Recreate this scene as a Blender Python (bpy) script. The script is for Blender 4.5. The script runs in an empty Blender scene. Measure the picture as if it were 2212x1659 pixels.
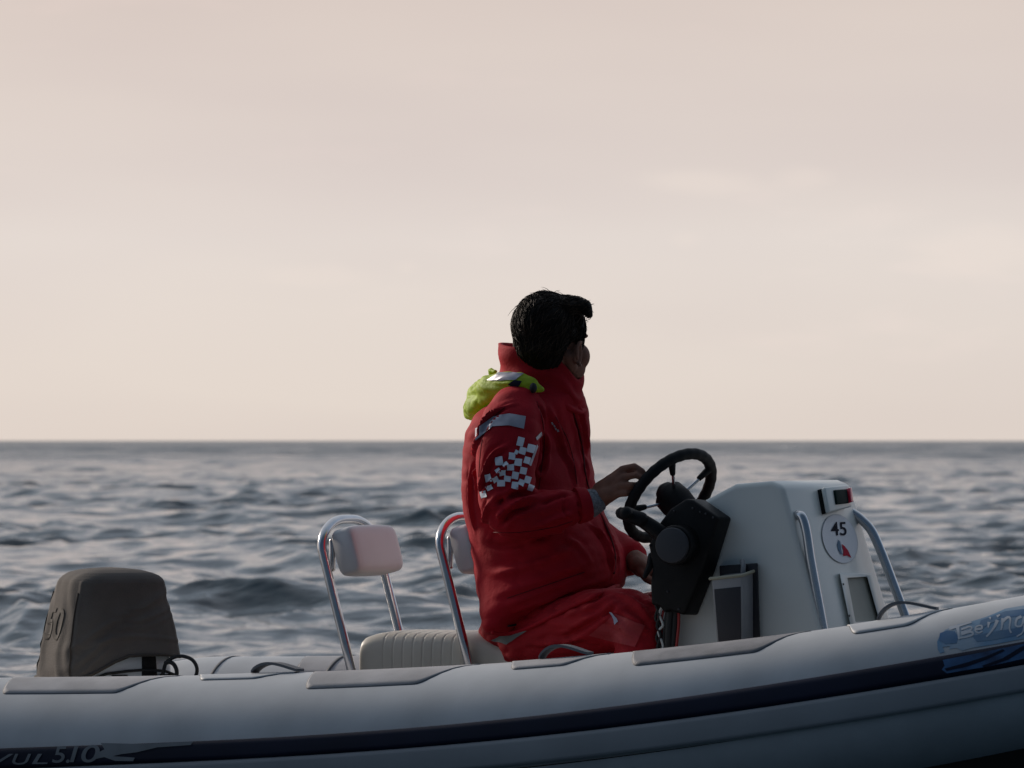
import bpy, bmesh, math, random
import numpy as np
from mathutils import Vector, Matrix, noise
from mathutils.bvhtree import BVHTree

random.seed(7)
RNG = np.random.default_rng(11)
SC = bpy.context.scene
COL = SC.collection
R = math.radians

# ------------------------------------------------------------------ camera, world, sun, exposure
CAM_D, CAM_Z = 15.3, 1.35
cam_data = bpy.data.cameras.new('camera')
cam = bpy.data.objects.new('camera', cam_data)
COL.objects.link(cam)
cam_data.lens, cam_data.sensor_width = 200.0, 36.0
cam.location = (0, -CAM_D, CAM_Z)
PITCH = math.atan((952 - 829.5) * 0.18 / 2212)
cam.rotation_euler = (math.pi / 2 + PITCH, 0, 0)
cam_data.clip_start, cam_data.clip_end = 0.5, 80000
cam_data.dof.use_dof = True
cam_data.dof.focus_distance = 15.1
cam_data.dof.aperture_fstop = 12.5
SC.camera = cam

SUN_AZ, SUN_EL = 50, 21          # degrees left of the view axis, above the horizon
sun_dir = Vector((-math.sin(R(SUN_AZ)) * math.cos(R(SUN_EL)), math.cos(R(SUN_AZ)) * math.cos(R(SUN_EL)), math.sin(R(SUN_EL))))
world = bpy.data.worlds.new('World')
SC.world = world
world.use_nodes = True


def build_world():
    nt = world.node_tree
    N, Lk = nt.nodes, nt.links
    N.clear()
    out = N.new('ShaderNodeOutputWorld')
    sky = N.new('ShaderNodeTexSky')
    sky.sky_type = 'NISHITA'
    sky.sun_disc = False
    sky.sun_elevation = R(SUN_EL)
    sky.sun_rotation = R(-SUN_AZ)
    sky.dust_density = 3.0
    bg1 = N.new('ShaderNodeBackground')
    bg1.inputs[1].default_value = 0.06
    Lk.new(sky.outputs[0], bg1.inputs[0])
    tc = N.new('ShaderNodeTexCoord')
    nrm = N.new('ShaderNodeVectorMath'); nrm.operation = 'NORMALIZE'
    Lk.new(tc.outputs['Generated'], nrm.inputs[0])
    sep = N.new('ShaderNodeSeparateXYZ')
    Lk.new(nrm.outputs[0], sep.inputs[0])
    # the veil of evening cloud: pale on the side where the sun stands, dusk blue on the other side
    dot = N.new('ShaderNodeVectorMath'); dot.operation = 'DOT_PRODUCT'
    Lk.new(nrm.outputs[0], dot.inputs[0])
    dot.inputs[1].default_value = (-0.30, 0.94, 0.10)
    ramp = N.new('ShaderNodeValToRGB')
    cr = ramp.color_ramp
    cr.interpolation = 'EASE'
    mp = N.new('ShaderNodeMapRange')
    mp.inputs[1].default_value = -1; mp.inputs[2].default_value = 1
    Lk.new(dot.outputs['Value'], mp.inputs[0])
    Lk.new(mp.outputs[0], ramp.inputs[0])
    cr.elements[0].position = 0.0; cr.elements[0].color = (0.050, 0.073, 0.100, 1)
    cr.elements[1].position = 1.0; cr.elements[1].color = (0.80, 0.71, 0.64, 1)
    e = cr.elements.new(0.30); e.color = (0.060, 0.087, 0.114, 1)
    e = cr.elements.new(0.55); e.color = (0.40, 0.435, 0.47, 1)
    e = cr.elements.new(0.88); e.color = (0.735, 0.665, 0.615, 1)
    # soft cloud bands, flattened towards the horizon
    cmb = N.new('ShaderNodeMapping')
    cmb.inputs['Scale'].default_value = (5.0, 5.0, 26.0)
    Lk.new(nrm.outputs[0], cmb.inputs[0])
    n1 = N.new('ShaderNodeTexNoise')
    n1.inputs['Scale'].default_value = 1.0; n1.inputs['Detail'].default_value = 3; n1.inputs['Roughness'].default_value = 0.45
    Lk.new(cmb.outputs[0], n1.inputs['Vector'])
    r1 = N.new('ShaderNodeValToRGB')
    r1.color_ramp.elements[0].position = 0.36; r1.color_ramp.elements[0].color = (0.925, 0.915, 0.935, 1)
    r1.color_ramp.elements[1].position = 0.62; r1.color_ramp.elements[1].color = (1.0, 1.0, 1.0, 1)
    Lk.new(n1.outputs[0], r1.inputs[0])
    cm2 = N.new('ShaderNodeMapping')
    cm2.inputs['Scale'].default_value = (24.0, 24.0, 95.0)
    cm2.inputs['Location'].default_value = (3.3, 1.7, 0.35)
    Lk.new(nrm.outputs[0], cm2.inputs[0])
    n2 = N.new('ShaderNodeTexNoise')
    n2.inputs['Scale'].default_value = 1.0; n2.inputs['Detail'].default_value = 5; n2.inputs['Roughness'].default_value = 0.55
    Lk.new(cm2.outputs[0], n2.inputs['Vector'])
    r2 = N.new('ShaderNodeValToRGB')
    r2.color_ramp.elements[0].position = 0.60; r2.color_ramp.elements[0].color = (1, 1, 1, 1)
    r2.color_ramp.elements[1].position = 0.78; r2.color_ramp.elements[1].color = (1.045, 1.03, 1.03, 1)
    Lk.new(n2.outputs[0], r2.inputs[0])
    # the lowest degrees are a shade warmer, higher up a shade pinker
    rz = N.new('ShaderNodeValToRGB')
    z = rz.color_ramp
    z.elements[0].position = 0.0; z.elements[0].color = (0.965, 0.955, 0.946, 1)
    z.elements[1].position = 1.0; z.elements[1].color = (0.76, 0.85, 0.95, 1)
    e = z.elements.new(0.035); e.color = (0.96, 0.975, 1.01, 1)
    e = z.elements.new(0.085); e.color = (0.865, 0.825, 0.832, 1)
    e = z.elements.new(0.16); e.color = (0.97, 1.01, 1.09, 1)
    e = z.elements.new(0.36); e.color = (0.60, 0.76, 0.96, 1)
    ab = N.new('ShaderNodeMath'); ab.operation = 'MAXIMUM'; ab.inputs[1].default_value = 0.0
    Lk.new(sep.outputs['Z'], ab.inputs[0])
    Lk.new(ab.outputs[0], rz.inputs[0])

    def mul(a, b):
        m = N.new('ShaderNodeMix'); m.data_type = 'RGBA'; m.blend_type = 'MULTIPLY'
        m.inputs[0].default_value = 1.0
        Lk.new(a, m.inputs[6]); Lk.new(b, m.inputs[7])
        return m.outputs[2]
    c = mul(mul(mul(ramp.outputs[0], r1.outputs[0]), r2.outputs[0]), rz.outputs[0])
    # a few small pale clouds low over the horizon: azimuth, elevation (degrees), half width, half height
    for (az, el, hw, hh, amt) in ((1.85, 2.62, 0.62, 0.13, 0.055), (2.95, 2.65, 0.32, 0.12, 0.045), (4.75, 1.92, 0.62, 0.22, 0.065), (-2.05, 1.65, 0.55, 0.09, 0.035), (1.75, 2.02, 0.18, 0.09, 0.035), (-1.05, 1.75, 0.12, 0.06, 0.03), (8.2, 2.4, 0.9, 0.25, 0.06), (-9.0, 2.0, 0.8, 0.2, 0.05)):
        sb = N.new('ShaderNodeVectorMath'); sb.operation = 'SUBTRACT'
        Lk.new(nrm.outputs[0], sb.inputs[0])
        sb.inputs[1].default_value = (math.sin(R(az)) * math.cos(R(el)), math.cos(R(az)) * math.cos(R(el)), math.sin(R(el)))
        ml = N.new('ShaderNodeVectorMath'); ml.operation = 'MULTIPLY'
        Lk.new(sb.outputs[0], ml.inputs[0]); ml.inputs[1].default_value = (1 / R(hw), 1, 1 / R(hh))
        ln = N.new('ShaderNodeVectorMath'); ln.operation = 'LENGTH'
        Lk.new(ml.outputs[0], ln.inputs[0])
        ad = N.new('ShaderNodeMath'); ad.operation = 'MULTIPLY_ADD'
        Lk.new(n2.outputs[0], ad.inputs[0]); ad.inputs[1].default_value = -2.4
        Lk.new(ln.outputs['Value'], ad.inputs[2])
        mr = N.new('ShaderNodeMapRange'); mr.interpolation_type = 'SMOOTHSTEP'
        mr.inputs[1].default_value = 0.25; mr.inputs[2].default_value = -0.95
        mr.inputs[3].default_value = 0.0; mr.inputs[4].default_value = min(0.5, amt * 5.0)
        Lk.new(ad.outputs[0], mr.inputs[0])
        mx = N.new('ShaderNodeMix'); mx.data_type = 'RGBA'; mx.blend_type = 'MIX'
        mx.inputs[7].default_value = (0.86, 0.75, 0.68, 1)
        Lk.new(mr.outputs[0], mx.inputs[0]); Lk.new(c, mx.inputs[6])
        c = mx.outputs[2]
    bg2 = N.new('ShaderNodeBackground')
    Lk.new(c, bg2.inputs[0])
    bg2.inputs[1].default_value = 1.10
    mix = N.new('ShaderNodeMixShader')
    mix.inputs[0].default_value = 0.90
    Lk.new(bg1.outputs[0], mix.inputs[1]); Lk.new(bg2.outputs[0], mix.inputs[2])
    Lk.new(mix.outputs[0], out.inputs[0])


build_world()
sun_data = bpy.data.lights.new('sun', 'SUN')
sun = bpy.data.objects.new('sun', sun_data)
COL.objects.link(sun)
sun_data.energy = 3.1
sun_data.angle = R(10)
sun_data.color = (1.0, 0.88, 0.76)
sun.rotation_euler = (-sun_dir).to_track_quat('-Z', 'Y').to_euler()
sun.location = (-20, 20, 20)

vs = SC.view_settings
vs.view_transform = 'Standard'; vs.look = 'None'; vs.exposure = 0.0; vs.gamma = 1.0
vs.use_curve_mapping = False

# ------------------------------------------------------------------ frames of reference
YAW = R(26)                       # the bow points 26 degrees towards the camera side
CS, SN = math.cos(YAW), math.sin(YAW)
K = 0.18 / 2212
CAM = np.array([0, -CAM_D, CAM_Z])


def w2l(p):
    x, y, z = p
    return np.array([CS * x - SN * y, SN * x + CS * y, z])


def l2w(p):
    x, y, z = p
    return np.array([CS * x + SN * y, -SN * x + CS * y, z])


CAM_L = w2l(CAM)


def sight(u, v):
    return w2l(np.array([(u - 1106) * K, 1.0, (952 - v) * K]))


def P(u, v, y):
    """the boat-frame point at lateral offset y seen at u, v in the study print of the photograph"""
    d = sight(u, v)
    t = (y - CAM_L[1]) / d[1]
    return CAM_L + d * t


# ------------------------------------------------------------------ materials
def mat(name, col, rough=0.6, metal=0.0, spec=0.5, noise_scale=0, noise_amt=0.15, bump=0.0, bump_scale=200, col2=None, sheen=0.0, coat=0.0, trans=0.0, detail=6):
    m = bpy.data.materials.new(name)
    m.use_nodes = True
    nt = m.node_tree
    b = nt.nodes['Principled BSDF']
    b.inputs['Base Color'].default_value = (*col, 1)
    b.inputs['Roughness'].default_value = rough
    b.inputs['Metallic'].default_value = metal
    b.inputs['Specular IOR Level'].default_value = spec
    b.inputs['Sheen Weight'].default_value = sheen
    b.inputs['Coat Weight'].default_value = coat
    tc = nt.nodes.new('ShaderNodeTexCoord')
    if noise_scale:
        n = nt.nodes.new('ShaderNodeTexNoise')
        n.inputs['Scale'].default_value = noise_scale
        n.inputs['Detail'].default_value = detail
        nt.links.new(tc.outputs['Object'], n.inputs['Vector'])
        r = nt.nodes.new('ShaderNodeValToRGB')
        r.color_ramp.elements[0].position = 0.32
        r.color_ramp.elements[1].position = 0.68
        c2 = col2 or tuple(c * (1 - 2 * noise_amt) for c in col)
        r.color_ramp.elements[0].color = (*c2, 1)
        r.color_ramp.elements[1].color = (*col, 1)
        nt.links.new(n.outputs[0], r.inputs[0])
        nt.links.new(r.outputs[0], b.inputs['Base Color'])
    if bump:
        n = nt.nodes.new('ShaderNodeTexNoise')
        n.inputs['Scale'].default_value = bump_scale
        n.inputs['Detail'].default_value = 4
        nt.links.new(tc.outputs['Object'], n.inputs['Vector'])
        bp = nt.nodes.new('ShaderNodeBump')
        bp.inputs['Strength'].default_value = bump
        bp.inputs['Distance'].default_value = 0.002
        nt.links.new(n.outputs[0], bp.inputs['Height'])
        nt.links.new(bp.outputs[0], b.inputs['Normal'])
    if trans:
        b.inputs['Transmission Weight'].default_value = trans
    return m


M = {
    'tube': mat('tube_fabric', (0.51, 0.525, 0.545), 0.55, noise_scale=5.0, noise_amt=0.11, bump=0.10, bump_scale=220),
    'pad': mat('worn_grey_pad', (0.40, 0.395, 0.41), 0.75, noise_scale=9, noise_amt=0.14, bump=0.5, bump_scale=300),
    'pad_dark': mat('scuffed_pad', (0.27, 0.265, 0.28), 0.7, noise_scale=14, col2=(0.17, 0.17, 0.18), bump=0.5, bump_scale=300),
    'seam': mat('glued_seam', (0.07, 0.075, 0.085), 0.7),
    'navy': mat('navy_rubber', (0.009, 0.013, 0.034), 0.55, spec=0.2, noise_scale=6, noise_amt=0.15),
    'greystrake': mat('grey_rubber', (0.33, 0.345, 0.37), 0.65, noise_scale=5, noise_amt=0.08),
    'hull': mat('hull_gelcoat', (0.044, 0.038, 0.033), 0.65, spec=0.08, noise_scale=4, noise_amt=0.12),
    'gelcoat': mat('white_gelcoat', (0.76, 0.78, 0.75), 0.35, noise_scale=2.5, noise_amt=0.05, coat=0.15),
    'deck': mat('deck_paint', (0.55, 0.56, 0.56), 0.6, noise_scale=6, noise_amt=0.08),
    'vinyl': mat('cream_vinyl', (0.55, 0.51, 0.44), 0.45, noise_scale=7, noise_amt=0.10),
    'padvinyl': mat('white_vinyl', (0.66, 0.65, 0.66), 0.42, noise_scale=6, noise_amt=0.06),
    'steel': mat('polished_tube', (0.62, 0.62, 0.64), 0.20, metal=1.0, noise_scale=18, noise_amt=0.06),
    'black': mat('black_plastic', (0.009, 0.009, 0.010), 0.5, spec=0.2, noise_scale=20, noise_amt=0.2, bump=0.3, bump_scale=500),
    'blackgrip': mat('black_grip', (0.009, 0.009, 0.011), 0.6, spec=0.2, bump=0.5, bump_scale=400),
    'disc': mat('dark_grey_cap', (0.035, 0.037, 0.045), 0.5),
    'canvas': mat('brown_canvas', (0.145, 0.129, 0.118), 0.9, spec=0.2, noise_scale=6, noise_amt=0.16, bump=0.8, bump_scale=260),
    'canvas_edge': mat('brown_binding', (0.06, 0.05, 0.043), 0.85),
    'cowl': mat('cowling_paint', (0.55, 0.60, 0.64), 0.28, coat=0.3),
    'red': mat('red_shell_fabric', (0.43, 0.009, 0.020), 0.78, spec=0.18, noise_scale=9, noise_amt=0.14, bump=0.55, bump_scale=130),
    'redtrouser': mat('red_trouser_fabric', (0.43, 0.011, 0.020), 0.75, spec=0.2, noise_scale=8, noise_amt=0.14, bump=0.5, bump_scale=130),
    'redpatch': mat('worn_red_patch', (0.46, 0.022, 0.032), 0.65, noise_scale=12, noise_amt=0.18, bump=0.5, bump_scale=160),
    'greyfab': mat('grey_seat_patch', (0.16, 0.17, 0.17), 0.85, bump=0.5, bump_scale=300),
    'reflect': mat('reflective_tape', (0.40, 0.39, 0.45), 0.42, metal=0.35, noise_scale=40, noise_amt=0.1),
    'white_print': mat('white_print', (0.72, 0.76, 0.84), 0.5),
    'hivis': mat('lime_hood_fabric', (0.52, 0.70, 0.035), 0.6, noise_scale=14, noise_amt=0.12, bump=0.5, bump_scale=120, sheen=0.1),
    'skin': mat('weathered_skin', (0.27, 0.122, 0.082), 0.6, spec=0.3, noise_scale=40, noise_amt=0.12, bump=0.5, bump_scale=160),
    'hair': mat('dark_brown_hair', (0.020, 0.012, 0.008), 0.6, spec=0.2, noise_scale=30, noise_amt=0.3),
    'knit': mat('grey_knit', (0.30, 0.31, 0.34), 0.9, noise_scale=160, noise_amt=0.3, bump=0.8, bump_scale=300),
    'cord': mat('black_cord', (0.010, 0.010, 0.011), 0.6),
    'redwire': mat('red_wire', (0.35, 0.02, 0.02), 0.5),
    'wirewhite': mat('white_wire', (0.6, 0.6, 0.58), 0.5),
    'binplastic': mat('cloudy_plastic', (0.30, 0.30, 0.31), 0.35, noise_scale=8, noise_amt=0.1),
    'bindark': mat('dark_insert', (0.016, 0.016, 0.022), 0.5),
    'binrim': mat('yellowed_rim', (0.42, 0.40, 0.30), 0.5),
    'greenlens': mat('green_lens', (0.003, 0.018, 0.017), 0.6, spec=0.08),
    'redlens': mat('red_lens', (0.70, 0.02, 0.06), 0.15, coat=0.5),
    'sticker': mat('sticker_film', (0.80, 0.81, 0.85), 0.5, spec=0.3),
    'ink': mat('dark_ink', (0.022, 0.022, 0.036), 0.8, spec=0.08),
    'blueink': mat('blue_print', (0.06, 0.15, 0.31), 0.7, spec=0.15, noise_scale=9, col2=(0.17, 0.25, 0.34)),
    'bluefade': mat('faded_blue_print', (0.30, 0.38, 0.46), 0.6, noise_scale=11, col2=(0.10, 0.24, 0.40)),
    'bluedeep': mat('deep_blue_print', (0.035, 0.13, 0.30), 0.6, noise_scale=16, col2=(0.012, 0.030, 0.085)),
    'redink': mat('red_print', (0.50, 0.015, 0.045), 0.7, spec=0.1),
    'lettering': mat('pale_lettering', (0.19, 0.205, 0.225), 0.55, noise_scale=12, noise_amt=0.15),
    'beiji': mat('white_lettering', (0.54, 0.57, 0.62), 0.5, noise_scale=14, noise_amt=0.12),
    'webbing': mat('webbing_strap', (0.15, 0.155, 0.17), 0.75, bump=0.5, bump_scale=400),
    'eye': mat('eye', (0.6, 0.58, 0.55), 0.2),
}


def water_mat():
    m = bpy.data.materials.new('sea_water')
    m.use_nodes = True
    nt = m.node_tree
    b = nt.nodes['Principled BSDF']
    b.inputs['Base Color'].default_value = (0.009, 0.033, 0.052, 1)
    b.inputs['Roughness'].default_value = 0.07
    b.inputs['IOR'].default_value = 1.333
    # ripples too small to stand in the mesh roughen the surface, more so far out
    geo = nt.nodes.new('ShaderNodeNewGeometry')
    ln = nt.nodes.new('ShaderNodeVectorMath'); ln.operation = 'LENGTH'
    nt.links.new(geo.outputs['Position'], ln.inputs[0])
    mr = nt.nodes.new('ShaderNodeMapRange')
    mr.interpolation_type = 'SMOOTHSTEP'
    mr.inputs[1].default_value = 30; mr.inputs[2].default_value = 650
    mr.inputs[3].default_value = 0.06; mr.inputs[4].default_value = 0.36
    nt.links.new(ln.outputs['Value'], mr.inputs[0])
    # gusts: patches where the far ripples stand rougher or smoother
    gm = nt.nodes.new('ShaderNodeMapping'); gm.inputs['Scale'].default_value = (0.075, 0.016, 0.05)
    nt.links.new(geo.outputs['Position'], gm.inputs[0])
    gn = nt.nodes.new('ShaderNodeTexNoise'); gn.inputs['Scale'].default_value = 1.0; gn.inputs['Detail'].default_value = 5; gn.inputs['Roughness'].default_value = 0.65
    nt.links.new(gm.outputs[0], gn.inputs['Vector'])
    gr = nt.nodes.new('ShaderNodeMapRange')
    gr.inputs[1].default_value = 0.33; gr.inputs[2].default_value = 0.67
    gr.inputs[3].default_value = 0.55; gr.inputs[4].default_value = 1.35
    nt.links.new(gn.outputs[0], gr.inputs[0])
    gx = nt.nodes.new('ShaderNodeMath'); gx.operation = 'MULTIPLY'
    nt.links.new(mr.outputs[0], gx.inputs[0]); nt.links.new(gr.outputs[0], gx.inputs[1])
    nt.links.new(gx.outputs[0], b.inputs['Roughness'])
    tc = nt.nodes.new('ShaderNodeTexCoord')
    prev = None
    for sc, dist, st, rot in ((4.2, 0.022, 1.0, 0.4), (13.0, 0.007, 0.9, -0.3)):
        mp = nt.nodes.new('ShaderNodeMapping')
        mp.inputs['Scale'].default_value = (sc * 0.62, sc, sc)
        mp.inputs['Rotation'].default_value = (0, 0, rot)
        nt.links.new(tc.outputs['Object'], mp.inputs[0])
        n = nt.nodes.new('ShaderNodeTexNoise')
        n.inputs['Scale'].default_value = 1.0
        n.inputs['Detail'].default_value = 3
        n.inputs['Roughness'].default_value = 0.5
        nt.links.new(mp.outputs[0], n.inputs['Vector'])
        bp = nt.nodes.new('ShaderNodeBump')
        bp.inputs['Strength'].default_value = st
        bp.inputs['Distance'].default_value = dist
        nt.links.new(n.outputs[0], bp.inputs['Height'])
        if prev:
            nt.links.new(prev.outputs[0], bp.inputs['Normal'])
        prev = bp
    nt.links.new(prev.outputs[0], b.inputs['Normal'])
    return m


M['water'] = water_mat()
M['hatch'] = mat('hatch_plastic', (0.36, 0.36, 0.31), 0.5, noise_scale=6, noise_amt=0.12)
M['hair_light'] = mat('brown_hair', (0.055, 0.033, 0.020), 0.55, spec=0.25)
M['dark_red'] = mat('dark_red_tape', (0.10, 0.006, 0.010), 0.7, spec=0.2)
M['sticker_edge'] = mat('sticker_edge', (0.64, 0.65, 0.67), 0.5)


def thin_cloth(m, col, amt):
    nt = m.node_tree
    b = nt.nodes['Principled BSDF']
    out = [n for n in nt.nodes if n.type == 'OUTPUT_MATERIAL'][0]
    t = nt.nodes.new('ShaderNodeBsdfTranslucent')
    t.inputs[0].default_value = (*col, 1)
    mx = nt.nodes.new('ShaderNodeMixShader')
    mx.inputs[0].default_value = amt
    nt.links.new(b.outputs[0], mx.inputs[1]); nt.links.new(t.outputs[0], mx.inputs[2])
    nt.links.new(mx.outputs[0], out.inputs[0])


thin_cloth(M['hivis'], (0.62, 0.80, 0.03), 0.35)

# ------------------------------------------------------------------ mesh helpers
IDENT = Matrix.Identity(4)


def link_mesh(name, verts, faces, m, parent=None, base=None, smooth=True, loc=None):
    me = bpy.data.meshes.new(name)
    verts = np.asarray(verts, dtype=float).reshape(-1, 3)
    if base is not None:
        verts = verts - np.asarray(base)
    me.from_pydata(verts.tolist(), [], [tuple(f) for f in faces])
    me.validate()
    me.update()
    if smooth:
        me.polygons.foreach_set('use_smooth', [True] * len(me.polygons))
    if m:
        me.materials.append(m)
    o = bpy.data.objects.new(name, me)
    COL.objects.link(o)
    if parent:
        o.parent = parent
    return o


class MB:
    """collects closed shapes; build() links them as one mesh"""
    def __init__(self):
        self.v, self.f = [], []

    def add(self, v, f):
        n = len(self.v)
        self.v.extend([tuple(map(float, p)) for p in v])
        self.f.extend([tuple(i + n for i in q) for q in f])
        return self

    def loft(self, rings, cap=True, closed=True):
        n = len(rings[0])
        v = [p for r in rings for p in r]
        f = []
        for i in range(len(rings) - 1):
            for j in range(n if closed else n - 1):
                k = (j + 1) % n
                f.append((i * n + j, i * n + k, (i + 1) * n + k, (i + 1) * n + j))
        if cap:
            f.append(tuple(range(n - 1, -1, -1)))
            f.append(tuple((len(rings) - 1) * n + j for j in range(n)))
        return self.add(v, f)

    def tube(self, pts, rad, n=12, caps=True, flat=None, closed=False):
        """a tube along pts; rad a number or list; flat=(vector, factor) squashes the section along the vector; ends rounded"""
        pts = [np.asarray(p, float) for p in pts]
        m = len(pts)
        rad = [rad] * m if np.isscalar(rad) else list(rad)
        tang = []
        for i in range(m):
            if closed:
                t = pts[(i + 1) % m] - pts[i - 1]
            else:
                t = pts[min(i + 1, m - 1)] - pts[max(i - 1, 0)]
            tang.append(t / (np.linalg.norm(t) + 1e-12))
        ref = np.array([0, 0, 1.0]) if abs(tang[0][2]) < 0.9 else np.array([0, 1.0, 0])
        rings = []
        nrm = np.cross(tang[0], ref); nrm /= np.linalg.norm(nrm)
        for i in range(m):
            nrm = nrm - tang[i] * np.dot(nrm, tang[i])
            nrm /= np.linalg.norm(nrm) + 1e-12
            bi = np.cross(tang[i], nrm)

            def ring(c, r):
                out = []
                for j in range(n):
                    a = 2 * math.pi * j / n
                    d = (math.cos(a) * nrm + math.sin(a) * bi) * r
                    if flat is not None:
                        fv = np.asarray(flat[0], float); fv = fv / np.linalg.norm(fv)
                        d = d - fv * np.dot(d, fv) * (1 - flat[1])
                    out.append(c + d)
                return out
            if caps and not closed and i == 0:
                for q in (0.25, 0.7):
                    rings.append(ring(pts[0] - tang[0] * rad[0] * math.cos(q * math.pi / 2) * (0.9), rad[0] * math.sin(q * math.pi / 2)))
            rings.append(ring(pts[i], rad[i]))
            if caps and not closed and i == m - 1:
                for q in (0.7, 0.25):
                    rings.append(ring(pts[i] + tang[i] * rad[i] * math.cos(q * math.pi / 2) * (0.9), rad[i] * math.sin(q * math.pi / 2)))
        if closed:
            rings.append(rings[0])
        return self.loft(rings, cap=not closed)

    def ball(self, c, r, axes=None, nu=20, nv=12):
        c = np.asarray(c, float)
        r = np.asarray([r, r, r] if np.isscalar(r) else r, float)
        A = np.eye(3) if axes is None else np.asarray(axes, float)   # rows are the axes
        rings = []
        for i in range(nv + 1):
            ph = math.pi * (i + 0.02) / (nv + 0.04)
            rings.append([c + (A.T @ (r * np.array([math.sin(ph) * math.cos(2 * math.pi * j / nu), math.sin(ph) * math.sin(2 * math.pi * j / nu), -math.cos(ph)]))) for j in range(nu)])
        return self.loft(rings)

    def box(self, lo, hi):
        x0, y0, z0 = lo; x1, y1, z1 = hi
        v = [(x0, y0, z0), (x1, y0, z0), (x1, y1, z0), (x0, y1, z0), (x0, y0, z1), (x1, y0, z1), (x1, y1, z1), (x0, y1, z1)]
        f = [(3, 2, 1, 0), (4, 5, 6, 7), (0, 1, 5, 4), (1, 2, 6, 5), (2, 3, 7, 6), (3, 0, 4, 7)]
        return self.add(v, f)

    def prism(self, a, b):
        """closed prism between two matching outlines"""
        n = len(a)
        f = [tuple(range(n - 1, -1, -1)), tuple(range(n, 2 * n))]
        for i in range(n):
            j = (i + 1) % n
            f.append((i, j, n + j, n + i))
        return self.add(list(a) + list(b), f)

    def build(self, name, m, parent=None, base=None, bevel=0, seg=3, remesh=0, smooth_it=0, smooth=True, subd=0, weighted=True):
        o = link_mesh(name, self.v, self.f, m, parent, base, smooth)
        bm = bmesh.new(); bm.from_mesh(o.data)
        bmesh.ops.recalc_face_normals(bm, faces=bm.faces)
        bm.to_mesh(o.data); bm.free()
        if bevel:
            b = o.modifiers.new('bevel', 'BEVEL')
            b.width, b.segments, b.limit_method, b.angle_limit = bevel, seg, 'ANGLE', R(28)
            b.harden_normals = False
        if subd:
            s = o.modifiers.new('subd', 'SUBSURF'); s.levels = s.render_levels = subd
        if remesh:
            r = o.modifiers.new('remesh', 'REMESH'); r.mode = 'VOXEL'; r.voxel_size = remesh; r.use_smooth_shade = True
            if smooth_it:
                s = o.modifiers.new('smooth', 'SMOOTH'); s.factor = 0.5; s.iterations = smooth_it
        if bevel or subd or remesh:
            bake(o)
            if bevel and smooth:
                smooth_by_angle(o, 35)
        return o


def bake(o):
    dg = bpy.context.evaluated_depsgraph_get()
    dg.update()
    me = bpy.data.meshes.new_from_object(o.evaluated_get(dg), preserve_all_data_layers=False, depsgraph=dg)
    old = o.data
    mats = [mm for mm in old.materials]
    o.modifiers.clear()
    o.data = me
    me.name = o.name
    if not len(me.materials):
        for mm in mats:
            me.materials.append(mm)
    bpy.data.meshes.remove(old)


def smooth_by_angle(o, deg):
    me = o.data
    me.polygons.foreach_set('use_smooth', [True] * len(me.polygons))
    bm = bmesh.new(); bm.from_mesh(me)
    for e in bm.edges:
        e.smooth = not (len(e.link_faces) == 2 and e.calc_face_angle(0) > R(deg))
    bm.to_mesh(me); bm.free()


def get_v(o):
    a = np.empty(len(o.data.vertices) * 3)
    o.data.vertices.foreach_get('co', a)
    return a.reshape(-1, 3)


def set_v(o, a):
    o.data.vertices.foreach_set('co', np.ascontiguousarray(a).ravel())
    o.data.update()


def get_n(o):
    a = np.empty(len(o.data.vertices) * 3)
    o.data.vertex_normals.foreach_get('vector', a)
    return a.reshape(-1, 3)


def spline(pts, n=8):
    """Catmull-Rom through pts"""
    pts = [np.asarray(p, float) for p in pts]
    ext = [2 * pts[0] - pts[1]] + pts + [2 * pts[-1] - pts[-2]]
    out = []
    for i in range(1, len(ext) - 2):
        p0, p1, p2, p3 = ext[i - 1], ext[i], ext[i + 1], ext[i + 2]
        for j in range(n):
            t = j / n
            out.append(0.5 * ((2 * p1) + (-p0 + p2) * t + (2 * p0 - 5 * p1 + 4 * p2 - p3) * t * t + (-p0 + 3 * p1 - 3 * p2 + p3) * t ** 3))
    out.append(pts[-1])
    return out


def sstep(x, a, b):
    t = np.clip((np.asarray(x, float) - a) / (b - a), 0, 1)
    return t * t * (3 - 2 * t)


def root_empty(name, base, label, cat):
    o = bpy.data.objects.new(name, None)
    COL.objects.link(o)
    o.empty_display_size = 0.2
    o.location = l2w(base)
    o.rotation_euler = (0, 0, -YAW)
    o['label'] = label; o['category'] = cat
    return o


def text_mesh(txt, shear=0.0, maxlen=0.02):
    """flat text as (verts 2D, triangles), height 1 for capitals, finely cut so that it can be bent over a surface"""
    cu = bpy.data.curves.new('lettering', 'FONT')
    cu.body = txt
    cu.shear = shear
    cu.size = 1.0
    cu.offset = 0.008
    o = bpy.data.objects.new('lettering', cu)
    COL.objects.link(o)
    dg = bpy.context.evaluated_depsgraph_get(); dg.update()
    me = bpy.data.meshes.new_from_object(o.evaluated_get(dg))
    bpy.data.objects.remove(o); bpy.data.curves.remove(cu)
    bm = bmesh.new(); bm.from_mesh(me)
    bmesh.ops.remove_doubles(bm, verts=bm.verts, dist=1e-4)
    bmesh.ops.triangulate(bm, faces=bm.faces)
    for _ in range(4):
        long = [e for e in bm.edges if e.calc_length() > maxlen]
        if not long:
            break
        bmesh.ops.subdivide_edges(bm, edges=long, cuts=1)
        bmesh.ops.triangulate(bm, faces=bm.faces)
    v = np.array([x.co[:] for x in bm.verts])[:, :2]
    bm.verts.index_update()
    f = [tuple(x.index for x in q.verts) for q in bm.faces]
    bm.free(); bpy.data.meshes.remove(me)
    v[:, 0] -= v[:, 0].min(); v[:, 1] -= 0
    v /= 0.70
    return v, f


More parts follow.
